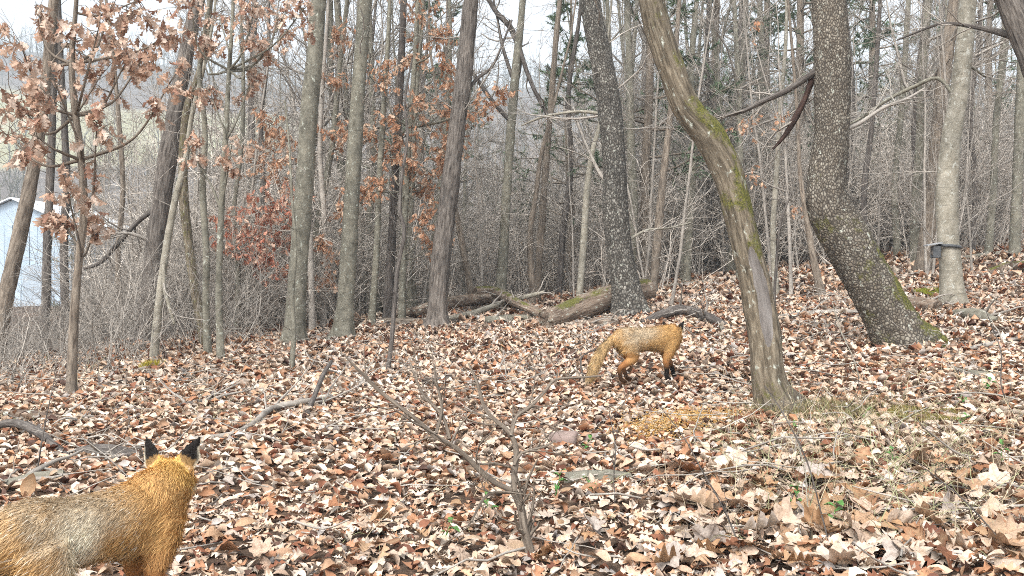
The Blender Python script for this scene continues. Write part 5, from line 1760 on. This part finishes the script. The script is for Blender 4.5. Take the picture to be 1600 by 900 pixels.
for sg in (0, 1):
    ya, yb = (hd - 0.4, hd + 3) if sg == 0 else (hd + 6.4, hd + 3)
    q.add([(h0[0] - 0.3, ya, gzh + hh_ - 0.1), (h1[0] + 0.3, ya, gzh + hh_ - 0.1), (h1[0] + 0.3, yb, gzh + hh_ + 1.2), (h0[0] - 0.3, yb, gzh + hh_ + 1.2),
           (h0[0] - 0.3, ya, gzh + hh_), (h1[0] + 0.3, ya, gzh + hh_), (h1[0] + 0.3, yb, gzh + hh_ + 1.3), (h0[0] - 0.3, yb, gzh + hh_ + 1.3)], quads=[(0, 1, 2, 3), (4, 5, 6, 7), (0, 1, 5, 4), (0, 3, 7, 4), (1, 2, 6, 5)])
q.build('roof', plain('dark_shingles', (0.07, 0.065, 0.06), (0.13, 0.12, 0.11), 5, 0.9, 0.3), root, org, False)
for wx in (0.8, 2.4, 3.9):
    q = MB()
    wc = np.array([h0[0] + wx, hd - 0.03, gzh + hh_ * 0.55])
    for dx, dz, sx_, sz_ in ((-0.4, 0, 0.09, 1.2), (0.4, 0, 0.09, 1.2), (0, 0.6, 0.89, 0.09), (0, -0.6, 0.89, 0.09), (0, 0, 0.71, 0.06)):
        box_mesh(q, wc + np.array([dx, 0, dz]), (sx_, 0.10, sz_))
    fr = q.build('window', M_TRIM, root, org, False)
    q = MB()
    box_mesh(q, wc + np.array([0, 0.02, 0]), (0.72, 0.03, 1.12))
    q.build('pane', M_PANE, fr, org, False)


# ------------------------------------------------------------------ foxes
def ring_tube(mb, secs, segs=20):
    """closed loft through (centre, side vector * half width, up vector * half height)"""
    th = np.arange(segs) / segs * 2 * math.pi
    V = [c + s_ * math.cos(t) + u * math.sin(t) for c, s_, u in secs for t in th]
    n_ = len(secs)
    Q = []
    for i in range(n_ - 1):
        for j in range(segs):
            a_, b_ = i * segs + j, i * segs + (j + 1) % segs
            Q.append((a_, b_, b_ + segs, a_ + segs))
    V = V + [secs[0][0], secs[-1][0]]
    T = [(j, n_ * segs, (j + 1) % segs) for j in range(segs)]
    T = [((j + 1) % segs, j, n_ * segs) for j in range(segs)]
    T += [((n_ - 1) * segs + j, (n_ - 1) * segs + (j + 1) % segs, n_ * segs + 1) for j in range(segs)]
    mb.add(np.array(V), quads=Q, tris=T)


def limb_tube(mb, pts, radii, samples, tagname, side, flat=1.0, segs=14, step=0.012):
    P, R = resample(np.array(pts, float), np.array(radii, float), step)
    t, a_, b_ = frames(P[None])
    a_, b_ = a_[0], b_[0]
    secs = [(P[i], a_[i] * R[i], b_[i] * R[i] * flat) for i in range(len(P))]
    ring_tube(mb, secs, segs)
    for i in range(len(P)):
        samples.append((*P[i], R[i], tagname, i / (len(P) - 1), side))


def fox(name, label, loc, heading, pose, n_hair, seed, scale=1.0, hairw=0.0011):
    rng = np.random.default_rng(seed)
    mb, sm = MB(), []
    X, Y, Z = np.eye(3)
    # torso: section centres from rump to chest
    sec = pose.get('torso', [(-0.325, 0, .335, .025, .030), (-0.305, 0, .335, .055, .062), (-0.26, 0, .333, .076, .090), (-0.19, 0, .330, .084, .103), (-0.10, 0, .322, .078, .094), (0.0, 0, .316, .078, .092),
                             (0.09, 0, .314, .084, .104), (0.17, 0, .318, .088, .116), (0.225, 0, .330, .080, .112), (0.262, 0, .340, .055, .080), (0.28, 0, .342, .025, .035)])
    A = np.array(sec)
    A[:, 2] += pose.get('arch', 0.0) * np.exp(-((A[:, 0] - 0.05) / 0.16) ** 2)
    Pc, _ = resample(A[:, :3], A[:, 3], 0.015)
    tt = np.linspace(0, 1, len(A))
    ti = np.linspace(0, 1, len(Pc))
    dcum = np.concatenate([[0], np.cumsum(np.linalg.norm(np.diff(A[:, :3], axis=0), axis=1))])
    dp = np.concatenate([[0], np.cumsum(np.linalg.norm(np.diff(Pc, axis=0), axis=1))])
    ry = np.interp(dp / dp[-1], dcum / dcum[-1], A[:, 3])
    rz = np.interp(dp / dp[-1], dcum / dcum[-1], A[:, 4])
    ring_tube(mb, [(Pc[i], Y * ry[i], Z * rz[i]) for i in range(len(Pc))], 28)
    for i in range(len(Pc)):
        sm.append((*Pc[i], (ry[i] + rz[i]) / 2, 'torso', i / (len(Pc) - 1), 0))
    # head frame
    H = np.array(pose['head'])
    f = np.array(pose['face'], float)
    f = norm(f)
    s_ = norm(np.cross(Z, f))
    u = np.cross(f, s_)
    neck0 = np.array(pose.get('neck0', (0.17, 0, 0.355)))
    mid = (neck0 + H) / 2 + np.array(pose.get('neckbend', (0.02, 0, -0.01)))
    limb_tube(mb, [neck0, mid, H - f * 0.01 - u * 0.012, H + f * 0.015 - u * 0.01], np.array([.086, .074, .060, .042]) * pose.get('neckr', 1.0), sm, 'neck', 0, segs=22)

    def blob(c, rf, rs, ru, name_, side=0):
        secs = []
        for a in np.linspace(0.06, math.pi - 0.06, 13):
            secs.append((c - f * rf * math.cos(a), s_ * rs * math.sin(a), u * ru * math.sin(a)))
        ring_tube(mb, secs, 18)
        sm.append((*c, (rf + rs) / 2 * 0.85, name_, 0.5, side))
    blob(H, .070, .060, .054, 'head')
    for sd in (-1, 1):
        blob(H + f * .015 + s_ * sd * .040 - u * .022, .042, .034, .032, 'cheek', sd)
    limb_tube(mb, [H + f * .03 - u * .010, H + f * .075 - u * .020, H + f * .115 - u * .030, H + f * .140 - u * .034, H + f * .148 - u * .035], [.040, .028, .020, .016, .008], sm, 'muzzle', 0)
    for sd in (-1, 1):
        b0 = H + s_ * sd * .044 + u * .024 - f * .012
        tip = H + s_ * sd * .086 + u * .122 - f * .004
        ax = norm(tip - b0)
        wv = norm(s_ - ax * np.dot(s_, ax)) * 1.0
        wv = norm(wv * 0.9 + f * 0.4 * sd)
        wv = norm(wv - ax * np.dot(wv, ax))
        nv = np.cross(ax, wv)
        secs = []
        Lr = np.linalg.norm(tip - b0)
        for t, w in ((0, .034), (.2, .037), (.4, .034), (.6, .027), (.8, .016), (.93, .008), (1, .004)):
            secs.append((b0 + ax * Lr * t, wv * w, nv * max(.0052, w * 0.26)))
            sm.append((*(b0 + ax * Lr * t), .012, 'ear', t, sd))
        ring_tube(mb, secs, 14)
    for nm, side, pts, rad in pose['legs']:
        limb_tube(mb, pts, rad, sm, nm, side)
    limb_tube(mb, pose['tail'], pose['tailr'], sm, 'tail', 0, segs=18, step=0.02)
    SMP = np.array([q[:4] for q in sm], float)
    TG = np.array([q[4] for q in sm])
    TT = np.array([q[5] for q in sm], float)
    keep_ = ~(((TG == 'hind') & (TT < 0.42)) | ((TG == 'front') & (TT < 0.36)))     # thigh and shoulder wear the coat of the trunk
    SMP, TG, TT = SMP[keep_], TG[keep_], TT[keep_]
    # one continuous skin: voxel remesh of the overlapping lofts
    tmp = mb.build('fox_body', BK['twig'])
    rm = tmp.modifiers.new('r', 'REMESH')
    rm.mode = 'VOXEL'
    rm.voxel_size = 0.0075
    rm.use_smooth_shade = True
    smo = tmp.modifiers.new('s', 'SMOOTH')
    smo.factor = 0.5
    smo.iterations = 5
    dg = bpy.context.evaluated_depsgraph_get()
    me = bpy.data.meshes.new_from_object(tmp.evaluated_get(dg))
    bpy.data.objects.remove(tmp)
    nv_ = len(me.vertices)
    V = np.zeros(nv_ * 3, np.float32)
    me.vertices.foreach_get('co', V)
    V = V.reshape(-1, 3).astype(float)
    N = np.zeros(nv_ * 3, np.float32)
    me.vertices.foreach_get('normal', N)
    N = N.reshape(-1, 3).astype(float)

    def lookup(Pt):
        out = np.zeros(len(Pt), int)
        for a in range(0, len(Pt), 4000):
            d = np.linalg.norm(Pt[a:a + 4000, None, :] - SMP[None, :, :3], axis=-1) - SMP[None, :, 3]
            out[a:a + 4000] = np.argmin(d, 1)
        return out

    ORG, GREY, WHT, BLK, TAN, RUS = (np.array(c) for c in ((0.54, 0.325, 0.13), (0.47, 0.38, 0.265), (0.86, 0.78, 0.61), (0.011, 0.009, 0.008), (0.55, 0.385, 0.20), (0.26, 0.10, 0.035)))
    GOLD = np.array((0.60, 0.375, 0.11))

    def colour(Pt, Nn, ix):
        tg, t = TG[ix], TT[ix]
        c = np.tile(ORG, (len(Pt), 1))
        nz = vnoise(Pt * 22, seed)[:, None]
        nz2 = vnoise(Pt * np.array([60, 60, 90]), seed + 3)[:, None]

        def lay(mask, colr, amt):
            nonlocal c
            w = (mask * amt)[:, None] if np.ndim(amt) else mask[:, None] * amt
            c = c * (1 - w) + np.asarray(colr) * w
        tor = (tg == 'torso').astype(float)
        # grizzled saddle over loins and haunches, pale fluff on the flank before the haunch, darker orange shoulders
        lay(tor, GREY, np.clip(smooth(0.66, 0.42, t) * smooth(0.05, 0.22, t) * smooth(-0.2, 0.45, Nn[:, 2]) * (0.55 + 0.5 * nz[:, 0]), 0, 0.85) if False else np.clip((1 - smooth(0.50, 0.80, t)) * smooth(0.06, 0.2, t) * smooth(-0.35, 0.4, Nn[:, 2]) * (0.45 + 0.7 * nz[:, 0]), 0, 0.8))
        lay(tor, pose.get('flank', WHT), np.clip(np.exp(-((Pt[:, 0] + 0.105) / 0.07) ** 4) * np.exp(-((Pt[:, 2] - 0.295) / 0.095) ** 4) * smooth(0.25, 0.6, np.abs(Nn[:, 1])) * pose.get('flank_amt', 0.7), 0, 1))
        lay(tor, TAN, np.clip((1 - smooth(0.02, 0.12, t)) * 0.6, 0, 1))
        lay(tor, TAN * 0.9, np.clip(smooth(-0.1, -0.8, Nn[:, 2]) * 0.5, 0, 1))
        lay(((tg == 'neck') | (tg == 'head')).astype(float), GOLD, np.clip(smooth(-0.2, 0.5, Nn[:, 2]), 0, 0.75) * pose.get('gold', 1.0) * np.where(tg == 'neck', smooth(0.05, 0.7, t), 1.0))
        lay((tg == 'cheek').astype(float), WHT, np.clip(smooth(0.1, -0.5, Nn[:, 2]) * 0.9, 0, 1))
        lay((tg == 'muzzle').astype(float), WHT, np.clip(smooth(0.3, -0.3, Nn[:, 2]) * smooth(0.1, 0.4, t), 0, 1))
        lay((tg == 'muzzle').astype(float), BLK, smooth(0.90, 0.94, t))
        fw = Nn @ f
        lay((tg == 'ear').astype(float), BLK, np.where(fw < 0.25, smooth(0.10, 0.28, t), 0))
        outw = (Nn @ s_) * np.sign((Pt - H) @ s_)
        lay((tg == 'ear').astype(float), WHT, smooth(0.55, 0.9, outw) * (1 - smooth(0.45, 0.8, t)))
        lay((tg == 'ear').astype(float), WHT, np.where(fw >= 0.25, 0.8, 0))
        lay((tg == 'front').astype(float), RUS, smooth(0.25, 0.5, t) * 0.8)
        lay((tg == 'front').astype(float), BLK, smooth(0.48, 0.68, t))
        lay((tg == 'hind').astype(float), TAN, (1 - smooth(0.2, 0.45, t)) * 0.5)
        lay((tg == 'hind').astype(float), RUS, smooth(0.30, 0.55, t) * 0.85)
        lay((tg == 'hind').astype(float), BLK, smooth(0.55, 0.80, t) * 0.85)
        tl = (tg == 'tail').astype(float)
        lay(tl, TAN, 0.75)
        lay(tl, BLK, np.clip(smooth(0.45, 0.75, nz[:, 0]) * smooth(-0.2, 0.6, Nn[:, 2]) * 0.55, 0, 1))
        lay(tl, BLK, np.exp(-((t - 0.16) / 0.035) ** 2) * smooth(0.3, 0.85, Nn[:, 2]) * 0.85)
        lay(tl, np.array((0.5, 0.44, 0.36)), smooth(0.86, 0.93, t) * 0.8)
        lay(tl, BLK, np.exp(-((t - 0.80) / 0.07) ** 2) * 0.35)
        return np.clip(c * (0.86 + 0.22 * nz2 + 0.1 * nz) * pose.get('tone', 1.0), 0, 0.9)

    ix = lookup(V)
    CV = np.ones((nv_, 4))
    CV[:, :3] = colour(V, N, ix)
    a = me.attributes.new('col', 'FLOAT_COLOR', 'POINT')
    a.data.foreach_set('color', CV.astype(np.float32).ravel())
    a = me.attributes.new('bc', 'FLOAT_VECTOR', 'POINT')
    a.data.foreach_set('vector', V.astype(np.float32).ravel())
    me.materials.clear()
    me.materials.append(M_FUR)
    o = bpy.data.objects.new(name, me)
    o.data.name = name
    COL.objects.link(o)
    o.location = tuple(float(q) for q in loc)
    o.rotation_euler = (0, 0, heading)
    o.scale = (scale,) * 3
    tag(o, label, 'fox', 'foxes on the leaf floor')
    # coat of guard hairs
    me.calc_loop_triangles()
    tri = np.zeros(len(me.loop_triangles) * 3, np.int32)
    me.loop_triangles.foreach_get('vertices', tri)
    tri = tri.reshape(-1, 3)
    ar = np.linalg.norm(np.cross(V[tri[:, 1]] - V[tri[:, 0]], V[tri[:, 2]] - V[tri[:, 0]]), axis=1)
    w = rng.choice(len(tri), n_hair, p=ar / ar.sum())
    r1, r2 = np.sqrt(rng.uniform(size=n_hair)), rng.uniform(size=n_hair)
    bary = np.stack([1 - r1, r1 * (1 - r2), r1 * r2], -1)
    Ph = np.einsum('mk,mki->mi', bary, V[tri[w]])
    Nh = norm(np.einsum('mk,mki->mi', bary, N[tri[w]]))
    ix = lookup(Ph)
    tg, t = TG[ix], TT[ix]
    flow = np.tile([-1.0, 0, -0.35], (n_hair, 1))
    leg = (tg == 'front') | (tg == 'hind')
    flow[leg] = (-0.15, 0, -1)
    hd_ = np.isin(tg, ['head', 'cheek', 'muzzle'])
    flow[hd_] = -f - u * 0.3
    flow[tg == 'ear'] = u
    tp = np.array(pose['tail'], float)
    tdir = norm(np.gradient(resample(tp, np.array(pose['tailr']), 0.02)[0], axis=0))
    q_ = tg == 'tail'
    flow[q_] = tdir[np.clip((t[q_] * (len(tdir) - 1)).astype(int), 0, len(tdir) - 1)]
    q_ = tg == 'neck'
    flow[q_] = norm(neck0 - H) * 0.8 + np.array([0, 0, -0.4])
    tang = norm(flow - Nh * np.sum(flow * Nh, -1, keepdims=True) + rng.normal(size=(n_hair, 3)) * 0.22)
    Ln = np.full(n_hair, 0.028)
    Ln[leg] = np.where(t[leg] < 0.4, 0.018, 0.007)
    Ln[hd_] = 0.012
    Ln[tg == 'cheek'] = 0.020
    Ln[tg == 'muzzle'] = 0.005
    Ln[tg == 'ear'] = 0.006
    Ln[tg == 'tail'] = 0.042
    Ln[tg == 'neck'] = 0.026
    Ln = Ln * rng.uniform(0.6, 1.25, n_hair)
    d1 = norm(tang + Nh * pose.get('fluff', 0.42))
    d2 = norm(tang + Nh * 0.12 + np.array([0, 0, -0.15]))
    sv = norm(np.cross(d1, Nh + rng.normal(size=(n_hair, 3)) * 0.3))
    hwid = hairw * rng.uniform(0.7, 1.3, n_hair) * np.where(Ln < 0.012, 0.7, 1)
    p0_, p1_ = Ph - Nh * 0.002, Ph + d1 * (Ln * 0.5)[:, None]
    p2_ = p1_ + d2 * (Ln * 0.6)[:, None]
    HV = np.stack([p0_ - sv * hwid[:, None], p0_ + sv * hwid[:, None], p1_ - sv * hwid[:, None] * 0.8, p1_ + sv * hwid[:, None] * 0.8, p2_], 1)
    kk = np.arange(n_hair)[:, None] * 5
    hc = colour(Ph, Nh, ix)
    griz = ((tg == 'torso') & (t < 0.7)) | (tg == 'tail')
    pick = rng.uniform(size=n_hair)
    mul = rng.uniform(0.89, 1.11, n_hair)
    hc = hc * mul[:, None]
    hc[griz & (pick < pose.get('griz', 0.07))] = (0.66, 0.59, 0.48)
    hc[griz & (pick > 0.93)] *= 0.45
    hcv = np.repeat(hc[:, None, :], 5, 1)
    hcv[:, 4] *= 1.12
    fm = MB()
    fm.add(HV.reshape(-1, 3), quads=np.stack([kk[:, 0], kk[:, 0] + 1, kk[:, 0] + 3, kk[:, 0] + 2], -1), tris=np.stack([kk[:, 0] + 2, kk[:, 0] + 3, kk[:, 0] + 4], -1), col=np.clip(hcv, 0, 0.9).reshape(-1, 3))
    fm.build('fur', M_FUR, o)
    # eyes
    for sd in (-1, 1):
        e_ = MB()
        c = H + f * .052 + s_ * sd * .031 + u * .012
        secs = [(c - f * .009 * math.cos(a_), s_ * .009 * math.sin(a_), u * .009 * math.sin(a_)) for a_ in np.linspace(0.05, math.pi - 0.05, 8)]
        ring_tube(e_, secs, 12)
        e_.build('eye', M_EYE, o)
    return o


M_FUR, n, l, b = new_mat('fox_fur', 0.75)
l.new(attr(n, 'col').outputs['Color'], b.inputs['Base Color'])
b.inputs['Specular IOR Level'].default_value = 0.15
M_EYE = plain('fox_eye', (0.03, 0.018, 0.006), (0.10, 0.05, 0.015), 200, 0.15, 0.0)


def leg_front(y_, dx, elbow=0.0, lift=0.0, reach=0.0):
    return ('front', 1 if y_ > 0 else -1, [(.185, y_ * 0.9, .31), (.165 + dx * 0.2, y_ * 1.05, .225), (.145 + dx * 0.55 + elbow, y_, .165), (.160 + dx * 0.85, y_, .085 + lift), (.160 + dx, y_, .030 + lift), (.178 + dx, y_, .014 + lift), (.205 + dx, y_, .010 + lift)],
            [.058, .044, .030, .020, .017, .018, .010])


def leg_hind(y_, dx, lift=0.0):
    return ('hind', 1 if y_ > 0 else -1, [(-.205, y_ * 0.62, .315), (-.185 + dx * 0.15, y_ * 0.85, .245), (-.158 + dx * 0.45, y_ * 0.95, .190), (-.205 + dx * 0.7, y_, .150), (-.255 + dx * 0.85, y_, .112 + lift), (-.242 + dx, y_, .060 + lift), (-.232 + dx, y_, .026 + lift), (-.205 + dx, y_, .012 + lift), (-.180 + dx, y_, .009 + lift)],
            [.078, .066, .046, .030, .020, .017, .017, .017, .009])


near_pose = dict(
    head=(0.285, 0.045, 0.408), face=(0.84, 0.52, -0.25), neckbend=(0.015, -0.01, 0.0),
    legs=[leg_front(0.055, 0.02), leg_front(-0.055, 0.0), leg_hind(0.062, 0.03), leg_hind(-0.062, -0.03)],
    tail=[(-.30, 0, .350), (-.36, 0.005, .335), (-.44, 0.03, .275), (-.52, 0.05, .20), (-.59, 0.06, .13), (-.65, 0.06, .09), (-.70, 0.06, .075)],
    tailr=[.040, .040, .052, .062, .062, .045, .012], flank_amt=0.95)
hx_, hy_ = -1.17, 2.765
fox('red_fox', 'orange fox seen from behind with black ears, grizzled back and pale flank', (hx_, hy_, gz(hx_, hy_) + 0.035), math.radians(58), near_pose, 66000, 901, 1.0, 0.0010)
far_pose = dict(
    head=(0.295, 0.115, 0.350), face=(0.45, 0.85, -0.35), neckbend=(0.045, 0.01, -0.01),
    legs=[leg_front(0.05, 0.10), leg_front(-0.05, -0.03), leg_hind(0.06, 0.06), leg_hind(-0.06, -0.05)],
    tail=[(-.30, 0, .345), (-.35, 0, .325), (-.42, -0.01, .255), (-.48, -0.02, .17), (-.525, -0.03, .085), (-.55, -0.03, .035), (-.565, -0.03, .015)],
    tailr=[.034, .033, .038, .040, .036, .026, .010], flank_amt=0.2, gold=0.0, neck0=(0.175, 0.035, 0.325), neckr=0.85, arch=0.018, griz=0.01, tone=0.82, fluff=0.2)
lp = on_ground(45, 778)
place_leaf(lp[0], lp[1], 0.125, 15, 1.5, 0.2, 1.35, 0.3, 0.06)
fg = on_ground(1014, 606)
fox('red_fox', 'orange fox walking off side on with drooping tail and head hidden', (fg[0], fg[1], fg[2] + 0.055), math.radians(22), far_pose, 26000, 902, 0.96, 0.0014)

# ------------------------------------------------------------------ haze in the valley air
HAZE = True
if HAZE:
    q = MB()
    box_mesh(q, (0, 430, 65), (1860, 1000, 142))
    mh = bpy.data.materials.new('haze')
    mh.use_nodes = True
    nn_ = mh.node_tree.nodes
    nn_.remove(nn_['Principled BSDF'])
    pv = nn_.new('ShaderNodeVolumePrincipled')
    pv.inputs['Color'].default_value = (0.78, 0.9, 1.0, 1)
    pv.inputs['Density'].default_value = 0.0015
    mh.node_tree.links.new(pv.outputs[0], nn_['Material Output'].inputs['Volume'])
    tag(q.build('haze', mh, shade=False), 'pale bluish winter haze', 'haze', None, 'stuff')
